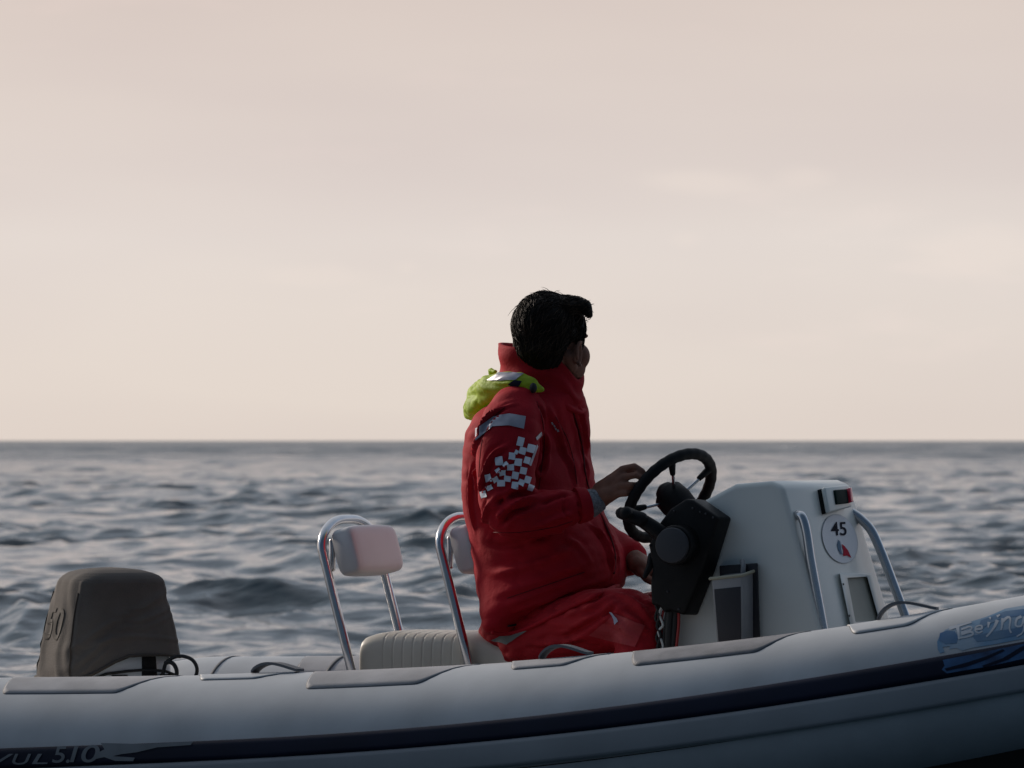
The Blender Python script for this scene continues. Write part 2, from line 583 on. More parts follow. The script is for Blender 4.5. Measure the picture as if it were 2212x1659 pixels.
# ------------------------------------------------------------------ the sea
def build_sea():
    a0 = R(10.5)
    ang = np.linspace(-a0, a0, 450)
    side, step = [], ang[1] - ang[0]
    a = a0
    while a < math.pi:
        step *= 1.13
        a += step
        side.append(min(a, math.pi))
    side = np.array(side)
    ang = np.concatenate([-side[::-1], ang, side])
    rr = [0.6]
    while rr[-1] < 27:
        rr.append(rr[-1] * 1.012 + 0.004)
    while rr[-1] < 1300:
        rr.append(rr[-1] + max(0.042, min(rr[-1] * 0.0015, 0.75)))
    while rr[-1] < 40000:
        rr.append(rr[-1] * 1.035)
    rr = np.array(rr)
    nr, na = len(rr), len(ang)
    Rg, Ag = np.meshgrid(rr, ang, indexing='ij')
    X = (Rg * np.sin(Ag)).astype(np.float32)
    Y = (Rg * np.cos(Ag) - CAM_D).astype(np.float32)
    dr = np.gradient(rr)[:, None]
    dl = rr[:, None] * np.gradient(ang)[None, :]
    sp = np.maximum(dr, dl * 0.6).astype(np.float32)
    Z = np.zeros_like(X); DX = np.zeros_like(X); DY = np.zeros_like(X)
    n = 108
    lam = np.exp(np.linspace(math.log(0.22), math.log(18.0), n))
    th0 = math.atan2(-0.80, -0.60)
    # patchiness: gusts make the short waves stronger here and weaker there
    gust = 0.80 + 0.55 * np.sin(X * 0.35 + 1.1 + 0.8 * np.sin(Y * 0.11)) * np.sin(Y * 0.17 + 0.6 + 0.7 * np.sin(X * 0.21)) \
        + 0.25 * np.sin(X * 0.9 - Y * 0.31)
    gust = gust.astype(np.float32)
    for i in range(n):
        L = lam[i] * RNG.uniform(0.97, 1.03)
        k = 2 * math.pi / L
        spread = 0.55 if L > 3 else 0.85
        th = th0 + RNG.normal(0, spread)
        slope = 0.079 * (1.0 if L < 1.0 else (1.0 / L) ** 1.0 if L < 6 else 0.20 * (6 / L) ** 0.25) * (1.0 if L > 0.5 else 0.85)
        A = slope / k
        att = sstep(L / sp, 2.0, 4.5).astype(np.float32)
        if L < 3.0:
            att = att * np.maximum(gust, 0.50)
        # short crested: every train comes in groups
        te = th + RNG.normal(0, 1.0) + math.pi / 2 * RNG.choice([0, 1])
        ke = k * RNG.uniform(0.12, 0.30)
        env = (0.62 + 0.62 * np.cos((ke * (math.cos(te) * X + math.sin(te) * Y) + RNG.uniform(0, 6.28)).astype(np.float32)))
        ph = (k * (math.cos(th) * X + math.sin(th) * Y) + RNG.uniform(0, 6.28) + 0.9 * np.sin(ke * 1.3 * (math.sin(te) * X - math.cos(te) * Y))).astype(np.float32)
        sn = np.sin(ph)
        # crests peak, troughs stay round
        Z += A * att * env * (0.45 * np.cos(ph) + 0.62 * (1.273 - 2.0 * np.abs(np.sin(ph * 0.5))))
        DX -= 0.75 * A * att * env * sn * math.cos(th)
        DY -= 0.75 * A * att * env * sn * math.sin(th)
    # one steeper wave that stands behind the stern
    for (cx, cy, L, amp, wx, wy, th) in ((-1.75, 28.0, 1.6, 0.06, 1.0, 1.2, -1.9), (-1.1, 30.0, 1.1, 0.045, 1.4, 1.0, -1.4), (-6.5, 20, 1.6, 0.06, 3.0, 2.2, -1.0)):
        k = 2 * math.pi / L
        q = (X - cx) * math.cos(th) + (Y - cy) * math.sin(th)
        g = np.exp(-((X - cx) / wx) ** 2 - ((Y - cy) / wy) ** 2)
        Z += amp * g * np.cos(k * q)
    fade = sstep(rr, 1500, 6000)[:, None]
    Z *= (1 - fade)
    # the ground swell of the earth's own curve is left out: the horizon is the rim of this sheet
    V = np.stack([X + DX, Y + DY, Z], -1).reshape(-1, 3)
    idx = np.arange(nr * na).reshape(nr, na)
    f = np.stack([idx[:-1, :-1], idx[1:, :-1], idx[1:, 1:], idx[:-1, 1:]], -1).reshape(-1, 4)
    f = f[:, ::-1]
    me = bpy.data.meshes.new('sea')
    nv, nf = len(V), len(f)
    me.vertices.add(nv); me.loops.add(nf * 4); me.polygons.add(nf)
    me.vertices.foreach_set('co', V.astype(np.float32).ravel())
    me.loops.foreach_set('vertex_index', f.astype(np.int32).ravel())
    me.polygons.foreach_set('loop_start', np.arange(0, nf * 4, 4, dtype=np.int32))
    me.polygons.foreach_set('loop_total', np.full(nf, 4, dtype=np.int32))
    me.polygons.foreach_set('use_smooth', np.ones(nf, dtype=bool))
    me.update(calc_edges=True)
    me.materials.append(M['water'])
    o = bpy.data.objects.new('sea', me)
    COL.objects.link(o)
    o['kind'] = 'structure'
    o['label'] = 'choppy dark blue sea reaching the horizon'
    print('sea', nr, na, nv)


build_sea()

# ------------------------------------------------------------------ the boat
BOAT_BASE = P(1106, 1700, 0.0); BOAT_BASE[2] = 0.0
boat = root_empty('inflatable_boat', BOAT_BASE, 'grey rigid inflatable boat with a navy stripe, white steering console and cream seat', 'boat')


def bp(mb, name, m, parent=None, **kw):
    return mb.build(name, m, parent or boat, base=BOAT_BASE, **kw)


def axis_y(x):
    x = np.asarray(x, float)
    return -0.82 + 0.82 * np.clip((x - 0.0) / 2.95, 0, 1) ** 3.2


def trace(table, fair=True):
    """table of (u, v) along the near tube -> arrays x, z in the boat frame"""
    xs, zs = [], []
    for u, v in table:
        y = -0.82
        for _ in range(12):
            p = P(u, v, y)
            y = float(axis_y(p[0]))
        xs.append(p[0]); zs.append(p[2])
    xs, zs = np.array(xs), np.array(zs)
    if fair:                      # a fair curve through the readings
        c = np.polyfit(xs, zs, 4)
        xs = np.linspace(xs[0], xs[-1], 60)
        zs = np.polyval(c, xs)
    return xs, zs


TOP = trace([(-300, 1466), (0, 1464), (200, 1463), (455, 1460), (700, 1451), (1040, 1438), (1130, 1433), (1400, 1406), (1600, 1386), (1765, 1366), (1900, 1346), (2000, 1333), (2120, 1310), (2212, 1290), (2400, 1248)], False)
ST1 = trace([(-300, 1628), (0, 1613), (432, 1598), (700, 1583), (1123, 1554), (1400, 1521), (1775, 1466), (2000, 1425), (2212, 1388), (2400, 1352)])
ST2 = trace([(-300, 1676), (0, 1655), (432, 1639), (700, 1623), (1123, 1593), (1400, 1562), (1775, 1509), (2000, 1470), (2212, 1434), (2400, 1396)])
GB = trace([(-300, 1735), (0, 1715), (432, 1697), (700, 1681), (1037, 1657), (1400, 1619), (1775, 1566), (2000, 1526), (2212, 1489), (2400, 1450)])


def ext(tb, x):
    xs, zs = tb
    x = np.asarray(x, float)
    r = np.interp(x, xs, zs)
    s1 = (zs[-1] - zs[-2]) / (xs[-1] - xs[-2])
    return np.where(x > xs[-1], zs[-1] + (x - xs[-1]) * s1 * 0.6, r)


X_CONE = P(505, 1424, 0.82)[0]
X_TIP = X_CONE - 0.50


def tube_r(x):
    r = np.interp(x, [-2.5, 0.0, 1.0, 1.9, 2.95], [0.222, 0.220, 0.205, 0.190, 0.165])
    t = np.clip((X_CONE - x) / 0.50, 0, 1)
    return r * np.sqrt(np.clip(1 - (t * 0.985) ** 2 * 0.93, 0.003, 1))


def smooth1(a, n=9):
    k = np.ones(n) / n
    return np.convolve(np.pad(a, n // 2, mode='edge'), k, mode='valid')


# arc table of the starboard tube: parameter t is the boat x for the straight run
TX = np.concatenate([np.linspace(X_TIP, X_CONE, 22)[:-1], np.linspace(X_CONE, 2.93, 150)])
TY = axis_y(TX)
TZT = smooth1(smooth1(ext(TOP, np.maximum(TX, X_CONE)), 21), 21)
TR0 = smooth1(np.interp(np.maximum(TX, X_CONE), [-2.5, 0.0, 1.0, 1.9, 2.95], [0.222, 0.220, 0.205, 0.190, 0.165]), 31)
TZ = TZT - TR0
TR = np.where(TX < X_CONE, tube_r(TX), TR0)
TC = np.stack([TX, TY, TZ], 1)
TT = np.gradient(TC, axis=0); TT /= np.linalg.norm(TT, axis=1)[:, None]
TO = np.cross(TT, np.array([0, 0, 1.0])); TO /= np.linalg.norm(TO, axis=1)[:, None]     # outboard (to starboard)
TU = np.cross(TO, TT)


def surf(x, th, off=0.0, side=1):
    """a point on the tube skin: boat x along the axis, th degrees (0 outboard, 90 top)"""
    i = np.clip(np.searchsorted(TX, x) - 1, 0, len(TX) - 2)
    f = (x - TX[i]) / (TX[i + 1] - TX[i])
    g = lambda A: A[i] * (1 - f) + A[i + 1] * f
    c, o, u, r = g(TC), g(TO), g(TU), g(TR)
    a = R(th)
    p = c + (math.cos(a) * o + math.sin(a) * u) * (r + off)
    if side < 0:
        p = p * np.array([1, -1, 1])
    return p


def tube_side(side):
    rings = []
    n = 48
    for i in range(len(TX)):
        rg = []
        for j in range(n):
            a = 2 * math.pi * j / n
            p = TC[i] + (math.cos(a) * TO[i] + math.sin(a) * TU[i]) * TR[i]
            rg.append(p * np.array([1, side, 1]))
        rings.append(rg)
    return rings


tube = bp(MB().loft(tube_side(1)), 'buoyancy_tube', M['tube'])
tube_p = bp(MB().loft(tube_side(-1)), 'buoyancy_tube', M['tube'])


def x_at(u, v=1500):
    y = -0.82
    for _ in range(10):
        p = P(u, v, y); y = float(axis_y(p[0]))
    return p[0]


def th_of(x, z):
    r, c = np.interp(x, TX, TR), np.interp(x, TX, TZ)
    return math.degrees(math.asin(max(-0.98, min(0.98, (z - c) / r))))


def skin_sheet(lo, hi, x0, x1, nx, nt, off, side=1, edge=0.0):
    """a sheet lying on the tube: lo(x), hi(x) give its edges in degrees; its rim drops to the skin"""
    xs = np.linspace(x0, x1, nx)
    rings = []
    v, f = [], []
    for i, x in enumerate(xs):
        a, b = lo(x), hi(x)
        for j in range(nt + 2):
            if j == 0:
                v.append(surf(x, a, -0.003, side))
            elif j == nt + 1:
                v.append(surf(x, b, -0.003, side))
            else:
                v.append(surf(x, a + (b - a) * (j - 1) / (nt - 1), off, side))
    m = nt + 2
    for i in range(nx - 1):
        for j in range(m - 1):
            f.append((i * m + j, (i + 1) * m + j, (i + 1) * m + j + 1, i * m + j + 1))
    for e in (0, nx - 1):      # close the ends
        f.append(tuple(e * m + j for j in range(m)))
    return v, f


XB = 2.90
for side, tb in ((1, tube), (-1, tube_p)):
    mb = MB(); mb.add(*skin_sheet(lambda x: th_of(x, float(ext(ST2, x))), lambda x: th_of(x, float(ext(ST1, x))), X_CONE - 0.25, XB, 150, 5, 0.010, side))
    bp(mb, 'rubbing_strake', M['navy'], tb)
    mb = MB()

    def glo(x):
        return th_of(x, float(ext(GB, x)))

    def ghi(x):
        return th_of(x, float(ext(ST2, x))) - 0.4
    mb.add(*skin_sheet(glo, ghi, X_CONE - 0.25, XB, 150, 7, 0.009, side))
    bp(mb, 'grey_strake', M['greystrake'], tb)

# worn pads laid over the top of the tube, each with swept ends and a dark glue line
PADS = [  # u0, u1, lower edge deg, lower-left sweep, right sweep, material
    (38, 392, 56, 0.05, 0.13, 'pad'),
    (694, 1050, 55, 0.05, 0.13, 'pad'),
    (1392, 1775, 56, 0.06, 0.12, 'pad_dark'),
]
STRAPS = [(445, 650, 72), (1128, 1335, 66), (1862, 2085, 62)]


def pad_fn(x0, x1, th, sl, sr, inner=128):
    def lo(x):
        a = 1 - sstep(x, x0, x0 + sl)
        b = sstep(x, x1 - sr, x1)
        return th + (86 - th) * max(a ** 2.2, b)

    def hi(x):
        a = 1 - sstep(x, x0, x0 + sl)
        b = sstep(x, x1 - sr, x1)
        return inner - (inner - 94) * max(a ** 2.2, b)
    return lo, hi


def add_pad(u0, u1, th, sl, sr, m, name='tube_pad', sides=(1, -1), off=0.0013):
    x0, x1 = x_at(u0), x_at(u1)
    for side in sides:
        tb = tube if side > 0 else tube_p
        lo, hi = pad_fn(x0, x1, th, sl, sr)
        mb = MB(); mb.add(*skin_sheet(lo, hi, x0, x1, 70, 14, off, side))
        o = bp(mb, name, M[m], tb)
        lo2, hi2 = pad_fn(x0 - 0.002, x1 + 0.003, th - 0.5, sl, sr, 129)
        mb = MB(); mb.add(*skin_sheet(lo2, hi2, x0 - 0.004, x1 + 0.006, 70, 14, off * 0.35, side))
        bp(mb, 'glue_line', M['seam'], tb)


for a in PADS:
    add_pad(*a)
for (u0, u1, th) in STRAPS:
    add_pad(u0, u1, th, 0.05, 0.10, 'tube' if u0 != 1128 else 'pad', 'handle_patch', off=0.0024)
# webbing carrying handles arched over their patches
for (ua, ub, h) in ((556, 655, 0.020), (1186, 1292, 0.026), (1928, 2058, 0.030)):
    xa, xb = x_at(ua), x_at(ub)
    for side in (1, -1):
        mb = MB()
        rings = []
        for i in range(25):
            t = i / 24
            x = xa + (xb - xa) * t
            hgt = 0.007 + h * math.sin(math.pi * t ** 0.7) ** 1.1
            c = surf(x, 86, hgt, side)
            c2 = surf(x, 97, hgt, side)
            up = np.array([0, 0, 0.0035])
            wv = (c2 - c)
            rings.append([c - up, c2 - up, c2 + up, c + up])
        mb.loft(rings)
        bp(mb, 'carrying_handle', M['webbing'], tube if side > 0 else tube_p, smooth=False)
# cross seams of the tube
for side in (1, -1):
    mb = MB(); mb.add(*skin_sheet(lambda q: 18, lambda q: 170, X_CONE, X_CONE + 0.010, 2, 30, 0.0016, side))
    bp(mb, 'tube_seam', M['seam'], tube if side > 0 else tube_p)
xs_ = P(752, 1428, 0.82)[0]
mb = MB(); mb.add(*skin_sheet(lambda q: 30, lambda q: 150, xs_, xs_ + 0.012, 2, 30, 0.004, -1))
bp(mb, 'tube_seam', M['seam'], tube_p)


# hull under the tubes, deck and transom
def hull():
    xs = np.linspace(X_CONE + 0.05, 2.75, 60)
    rings = []
    for x in xs:
        p = surf(x, max(-60, th_of(x, float(ext(GB, x))) - 2), 0.004)
        yc, zc = p[1], p[2]
        kz = -0.16 + 0.62 * max(0, (x - 0.6) / 2.2) ** 2.4
        kz = min(kz, zc - 0.06)
        ring = []
        prof = [(0.0, 0.0), (0.10, 0.10), (0.115, 0.26), (0.35, 0.45), (0.37, 0.47), (0.70, 0.78), (0.72, 0.80), (1.0, 1.0)]
        for t, s in prof:
            ring.append((x, yc * (1 - t), zc + (kz - zc) * s))
        for t, s in prof[-2::-1]:
            ring.append((x, -yc * (1 - t), zc + (kz - zc) * s))
        rings.append(ring)
    mb = MB()
    mb.loft(rings, cap=True, closed=True)
    return mb


bp(hull(), 'hull', M['hull'])
mb = MB()
xs = np.linspace(X_CONE + 0.15, 2.3, 30)
mb.loft([[(x, float(axis_y(x)) + 0.10, float(ext(TOP, x)) - 0.30), (x, -float(axis_y(x)) - 0.10, float(ext(TOP, x)) - 0.30), (x, -float(axis_y(x)) - 0.10, float(ext(TOP, x)) - 0.33), (x, float(axis_y(x)) + 0.10, float(ext(TOP, x)) - 0.33)] for x in xs])
bp(mb, 'deck', M['deck'])
XT = P(330, 1470, 0)[0]
zt = float(ext(TOP, XT))
mb = MB().box((XT - 0.0, -0.66, zt - 0.5), (XT + 0.06, 0.66, zt - 0.08))
bp(mb, 'transom', M['gelcoat'], bevel=0.012)

# lettering and prints on the near tube
def pix_surf(u, v, off):
    x = x_at(u, v)
    z = P(u, v, float(axis_y(x)))[2]
    th = th_of(x, z)
    for _ in range(6):
        p = surf(x, th, off)
        q = P(u, v, p[1])
        x += (q[0] - p[0])
        th = th_of(x, q[2])
    return surf(x, th, off)


def print_text(txt, shear, u0, u1, v0, v1, slope, m, off=0.0125):
    v2, f = text_mesh(txt, shear, 0.12)
    w = v2[:, 0].max()
    vv = [pix_surf(u0 + a / w * (u1 - u0), v1 - b * (v1 - v0) - a / w * slope, off) for a, b in v2]
    mb = MB(); mb.add(vv, f)
    return bp(mb, 'lettering', m, tube)


print_text('V', 0.25, -22, 30, 1629, 1652, 0, M['lettering'])
print_text('U', 0.25, 27, 68, 1629, 1651, 0, M['lettering'])
print_text('L', 0.25, 69, 104, 1629, 1650, 0, M['lettering'])
print_text('5', 0.2, 113, 144, 1614, 1647, 0, M['lettering'])
print_text('.', 0.2, 143, 151, 1611, 1647, 0, M['lettering'])
print_text('1', 0.2, 151, 170, 1613, 1646, 0, M['lettering'])
print_text('0', 0.2, 176, 216, 1611, 1646, 0, M['lettering'])


def poly_sheet(outline, maxlen):
    bm = bmesh.new()
    vs_ = [bm.verts.new((a, b, 0)) for a, b in outline]
    bm.faces.new(vs_)
    bmesh.ops.triangulate(bm, faces=bm.faces)
    for _ in range(5):
        long = [e for e in bm.edges if e.calc_length() > maxlen]
        if not long:
            break
        bmesh.ops.subdivide_edges(bm, edges=long, cuts=1)
        bmesh.ops.triangulate(bm, faces=bm.faces)
    bm.verts.index_update()
    v = np.array([x.co[:2] for x in bm.verts]); f = [tuple(q.index for q in g.verts) for g in bm.faces]
    bm.free()
    return v, f


def pix_on_tube(outline, off, m, name, maxlen=0.02, parent=None):
    """a flat print whose outline was read off the photograph, laid on the tube skin"""
    o2 = []
    for u, v in outline:
        x = x_at(u, v)
        z = P(u, v, float(axis_y(x)))[2]
        th = th_of(x, z)
        for _ in range(6):          # refine with the true skin position
            p = surf(x, th, off)
            q = P(u, v, p[1])
            x += (q[0] - p[0])
            th = th_of(x, q[2])
        o2.append((x, R(th) * 0.2))
    v2, f = poly_sheet(o2, maxlen)
    vv = [surf(a, math.degrees(b / 0.2), off) for a, b in v2]
    mb = MB(); mb.add(vv, f)
    return bp(mb, name, m, tube)


# the pale swoosh after the number
pix_on_tube([(218, 1607), (300, 1609), (418, 1604), (412, 1611), (340, 1616), (296, 1626), (262, 1630), (244, 1634), (292, 1637), (288, 1644), (250, 1644), (226, 1636), (206, 1640), (196, 1646), (206, 1630), (226, 1620)], 0.0125, M['lettering'], 'swoosh')
# blue watercolour print and brush lettering towards the bow
pix_on_tube([(2042, 1358), (2070, 1346), (2095, 1341), (2130, 1330), (2150, 1322), (2172, 1312), (2212, 1305), (2330, 1282), (2330, 1352), (2212, 1378), (2150, 1390), (2100, 1398), (2078, 1404), (2066, 1398), (2050, 1401), (2052, 1394), (2036, 1396), (2040, 1407), (2030, 1410), (2025, 1401), (2024, 1384), (2030, 1370)], 0.0009, M['bluefade'], 'blue_print')
pix_on_tube([(2030, 1366), (2046, 1360), (2062, 1362), (2070, 1374), (2066, 1388), (2042, 1390), (2028, 1382)], 0.0015, M['blueink'], 'blue_print')
pix_on_tube([(2118, 1338), (2135, 1332), (2172, 1318), (2222, 1312), (2222, 1325), (2160, 1335), (2130, 1350), (2112, 1362)], 0.0015, M['blueink'], 'blue_print')
pix_on_tube([(2100, 1372), (2130, 1366), (2222, 1350), (2222, 1366), (2150, 1380), (2110, 1385)], 0.0015, M['blueink'], 'blue_print')
pix_on_tube([(2036, 1428), (2120, 1412), (2212, 1393), (2330, 1368), (2330, 1398), (2212, 1424), (2140, 1440), (2080, 1450), (2045, 1456), (2034, 1448), (2040, 1440)], 0.0125, M['bluedeep'], 'blue_print')
pix_on_tube([(2040, 1446), (2085, 1434), (2130, 1420), (2165, 1405), (2170, 1408), (2132, 1426), (2090, 1441), (2044, 1451)], 0.0132, M['navy'], 'blue_print')
pix_on_tube([(2120, 1440), (2165, 1424), (2205, 1400), (2222, 1394), (2222, 1400), (2178, 1426), (2128, 1443)], 0.0132, M['navy'], 'blue_print')
STROKES = [  # the brush strokes of the word, as lines (u, v) with a width in print pixels
    ([(2050, 1356), (2075, 1349), (2098, 1342)], 5.5), ([(2068, 1352), (2070, 1366), (2071, 1380)], 6), ([(2076, 1358), (2094, 1352), (2098, 1358), (2076, 1364)], 3.5),
    ([(2076, 1368), (2096, 1363), (2101, 1369), (2090, 1374), (2072, 1377)], 5),
    ([(2106, 1358), (2120, 1356), (2119, 1350), (2109, 1352), (2106, 1360), (2113, 1366), (2122, 1362)], 4.0),
    ([(2136, 1342), (2134, 1354)], 5), ([(2137, 1334), (2140, 1332)], 5),
    ([(2154, 1338), (2148, 1352), (2138, 1366), (2130, 1374)], 5.5), ([(2153, 1330), (2160, 1326)], 4.5),
    ([(2166, 1334), (2164, 1350), (2162, 1360)], 5), ([(2164, 1342), (2176, 1332), (2182, 1336), (2180, 1356), (2184, 1366)], 5),
    ([(2206, 1330), (2196, 1336), (2194, 1350), (2206, 1350), (2212, 1330), (2210, 1362), (2196, 1374)], 4.5),
    ([(2224, 1340), (2224, 1356)], 4),
]
v_all, f_all = [], []
for pts, wd in STROKES:
    sp_ = spline([np.array([a, b, 0.0]) for a, b in pts], 5)
    for i in range(len(sp_)):
        t = sp_[min(i + 1, len(sp_) - 1)] - sp_[max(i - 1, 0)]
        t = t / (np.linalg.norm(t) + 1e-9)
        nn = np.array([-t[1], t[0], 0]) * wd * 0.85 * (0.75 + 0.35 * math.sin(3 + 2.2 * i / len(sp_)))
        row = []
        for sgn in (-1, 1):
            u, v = (sp_[i] + nn * sgn)[:2]
            x = x_at(u, v); z = P(u, v, float(axis_y(x)))[2]; th = th_of(x, z)
            for _ in range(5):
                p = surf(x, th, 0.0021); q = P(u, v, p[1]); x += q[0] - p[0]; th = th_of(x, q[2])
            row.append(surf(x, th, 0.0021))
        v_all.extend(row)
        if i:
            n0 = len(v_all)
            f_all.append((n0 - 4, n0 - 3, n0 - 1, n0 - 2))
mb = MB(); mb.add(v_all, f_all)
bp(mb, 'brush_lettering', M['beiji'], tube)

# ------------------------------------------------------------------ console
YS = -0.24


def cprof(y):
    pts = [(1408, 1445), (1432, 1200), (1452, 1110), (1512, 1083), (1583, 1045), (1662, 1039), (1688, 1050), (1768, 1340), (1795, 1445)]
    return [P(u, v, YS) * np.array([1, 0, 1]) + np.array([0, y, 0]) for u, v in pts]


a, b = cprof(YS), cprof(-YS)
# the sides lean out a little towards the base
zmin, zmax = a[0][2], a[4][2]
for ring, s in ((a, -1), (b, 1)):
    for p in ring:
        p[1] += s * 0.022 * (zmax - p[2]) / (zmax - zmin) - s * 0.012
mb = MB().prism(a, b)
console = bp(mb, 'console', M['gelcoat'], bevel=0.015, seg=4)
# front plane of the console (between the two front corners)
F_top, F_bot = cprof(0)[6], cprof(0)[7]
fdir = (F_bot - F_top) / np.linalg.norm(F_bot - F_top)
fn = np.cross(fdir, np.array([0, 1.0, 0])); fn = fn / np.linalg.norm(fn)
if fn[0] < 0:
    fn = -fn


def on_front(u, v, off=0.0):
    """where the sight line through u, v meets the front plane of the console"""
    d = sight(u, v)
    t = np.dot(F_top + fn * off - CAM_L, fn) / np.dot(d, fn)
    return CAM_L + d * t


# grab rails up both front corners
def rail(pix, y, name='grab_rail'):
    pts = spline([P(u, v, y_) for (u, v, y_) in pix], 10)
    mb = MB().tube(pts, 0.0125, 14)
    o = bp(mb, name, M['steel'], console)
    return o


rail([(1722, 1112, -0.20), (1733, 1118, -0.205), (1742, 1150, -0.21), (1752, 1215, -0.215), (1776, 1345, -0.22), (1786, 1400, -0.22)], 0)
rail([(1840, 1107, 0.20), (1858, 1120, 0.205), (1882, 1146, 0.21), (1903, 1192, 0.212), (1926, 1252, 0.215), (1955, 1330, 0.22), (1966, 1362, 0.22)], 0)

# two colour bow light on a dark bracket
q = [on_front(1782, 1052, 0.024), on_front(1835, 1047, 0.024), on_front(1841, 1094, 0.024), on_front(1792, 1107, 0.024)]
nav = bp(MB().prism([p - fn * 0.013 for p in q], q), 'navigation_light', M['gelcoat'], console, bevel=0.005)
qm = sum(q) / 4
bp(MB().prism([qm + (p - qm) * 0.97 - fn * 0.030 for p in q], [qm + (p - qm) * 0.97 - fn * 0.0132 for p in q]), 'light_bracket', M['black'], console, bevel=0.003)
# lenses stand proud of the housing, green to starboard and red to port
lq = [on_front(1801, 1059, 0.026), on_front(1827, 1057, 0.026), on_front(1831, 1087, 0.026), on_front(1806, 1090, 0.026)]
bp(MB().prism([p - fn * 0.012 for p in lq], [p + fn * 0.004 for p in lq]), 'green_lens', M['greenlens'], console, bevel=0.002)
lq = [on_front(1827.8, 1056, 0.026), on_front(1833, 1055, 0.026), on_front(1837, 1086, 0.026), on_front(1831.8, 1087, 0.026)]
bp(MB().prism([p - fn * 0.012 for p in lq], [p + fn * 0.010 for p in lq]), 'red_lens', M['redlens'], console, bevel=0.002)


# round sticker with the number, all flat prints on the front plane
def front_sheet(outline, off, m, name, parent=None):
    pts = [on_front(u, v, off) for u, v in outline]
    mb = MB(); mb.add(pts, [tuple(range(len(pts)))])
    return bp(mb, name, m, parent or console, smooth=False)


ov = []
for i in range(40):
    t = 2 * math.pi * i / 40
    ex, ey = 37 * math.cos(t), 52 * math.sin(t)
    ov.append((1814 + ex + 0.30 * ey * 0.55, 1164 + ey))
front_sheet([(1814 + (u - 1814) * 1.035, 1164 + (v - 1164) * 1.03) for u, v in ov], 0.0012, M['sticker_edge'], 'sticker_edge')
front_sheet(ov, 0.0030, M['sticker'], 'number_sticker')
v2, f = text_mesh('45', 0.0, 0.5)
w = v2[:, 0].max()
vv = [on_front(1794 + a_ / w * 33 + (1 - b_) * 2.5, 1156 - b_ * 29, 0.0046) for a_, b_ in v2]
mb = MB(); mb.add(vv, f); bp(mb, 'lettering', M['ink'], console, smooth=False)
front_sheet([(1811, 1166), (1815, 1170), (1817, 1180), (1818, 1190), (1820, 1198), (1816, 1197), (1811, 1188), (1808, 1177)], 0.0046, M['blueink'], 'emblem')
front_sheet([(1818, 1175), (1824, 1179), (1832, 1189), (1839, 1205), (1830, 1200), (1821, 1201), (1822, 1190)], 0.0046, M['redink'], 'emblem')

# hatch on the lower front: raised frame round a beige-olive door set slightly lower
fo = [(1813, 1240), (1822, 1236), (1884, 1240), (1912, 1345), (1836, 1352), (1822, 1300)]
fi = [(1830, 1247), (1873, 1246), (1899, 1340), (1848, 1344)]
outer = [(1812, 1243), (1818, 1237), (1880, 1238), (1886, 1243), (1914, 1350), (1838, 1356)]
inner4 = fi
mb = MB()
of_, ol_ = [(1813, 1238), (1885, 1238), (1914, 1352), (1838, 1356)], 0.011
A = [on_front(u, v, ol_) for u, v in of_]; B = [on_front(u, v, ol_) for u, v in fi]
A0 = [on_front(u, v, -0.004) for u, v in of_]; B0 = [on_front(u, v, -0.004) for u, v in fi]
vv = A + B + A0 + B0
ff = []
for i in range(4):
    j = (i + 1) % 4
    ff += [(i, j, 4 + j, 4 + i), (8 + i, 8 + j, j, i), (4 + i, 4 + j, 12 + j, 12 + i), (12 + i, 12 + j, 8 + j, 8 + i)]
mb.add(vv, ff)
bp(mb, 'hatch_frame', M['gelcoat'], console, bevel=0.004)
front_sheet(fi, 0.0015, M['hatch'], 'hatch_door')
for (u, v) in ((1821, 1262), (1834, 1330)):
    c = on_front(u, v, 0.011)
    bp(MB().tube([c, c + fn * 0.002], 0.0028, 8, caps=False), 'hinge_screw', M['disc'], console)

# black side panel with the engine control
PANEL = [(1481, 1077), (1497, 1080), (1552, 1118), (1516, 1233), (1478, 1329), (1462, 1324), (1446, 1318), (1434, 1324), (1424, 1310), (1406, 1306), (1404, 1262), (1408, 1225), (1404, 1199), (1400, 1177), (1421, 1133), (1447, 1099)]
a = [P(u, v, -0.315) for u, v in PANEL]
b = [P(u + 30, v + 1, -0.245) for u, v in PANEL]
panel = bp(MB().prism(a, b), 'instrument_panel', M['black'], bevel=0.007, seg=3)
for (u, v) in ((1496, 1098), (1512, 1106), (1524, 1110), (1540, 1118), (1404, 1178), (1442, 1278), (1466, 1316), (1456, 1104)):
    c = P(u, v, -0.316)
    bp(MB().ball(c, 0.0030, nu=8, nv=6), 'panel_screw', M['disc'], panel)

ctl = bp(MB().tube([P(1455, 1178, -0.362) + np.array([0, 0.06, 0]), P(1455, 1178, -0.362)], 0.052, 40, caps=False), 'throttle_control', M['black'], bevel=0.006)
mb = MB()
c = P(1454, 1178, -0.3625)
mb.tube([c, c + np.array([0, -0.012, 0])], 0.046, 40, caps=False)
bp(mb, 'control_cap', M['disc'], ctl, bevel=0.003)
mb = MB().tube(spline([P(1446, 1168, -0.335), P(1424, 1150, -0.345), P(1396, 1130, -0.35), P(1368, 1114, -0.35)], 6), list(np.linspace(0.024, 0.017, 19)), 16, flat=((0, 1, 0), 0.7))
bp(mb, 'control_lever', M['black'], ctl)
mb = MB().tube([P(1352, 1108, -0.40), P(1358, 1110, -0.30), P(1364, 1112, -0.25)], [0.0165, 0.0175, 0.016], 18)
mb.tube([P(1341, 1108, -0.37), P(1385, 1122, -0.36)], [0.0155, 0.02], 16)
bp(mb, 'lever_grip', M['blackgrip'], ctl)
mb = MB().tube([P(1392, 1246, -0.32), P(1404, 1222, -0.31), P(1408, 1200, -0.30)], [0.006, 0.010, 0.010], 10)
bp(mb, 'kill_switch', M['black'], panel)

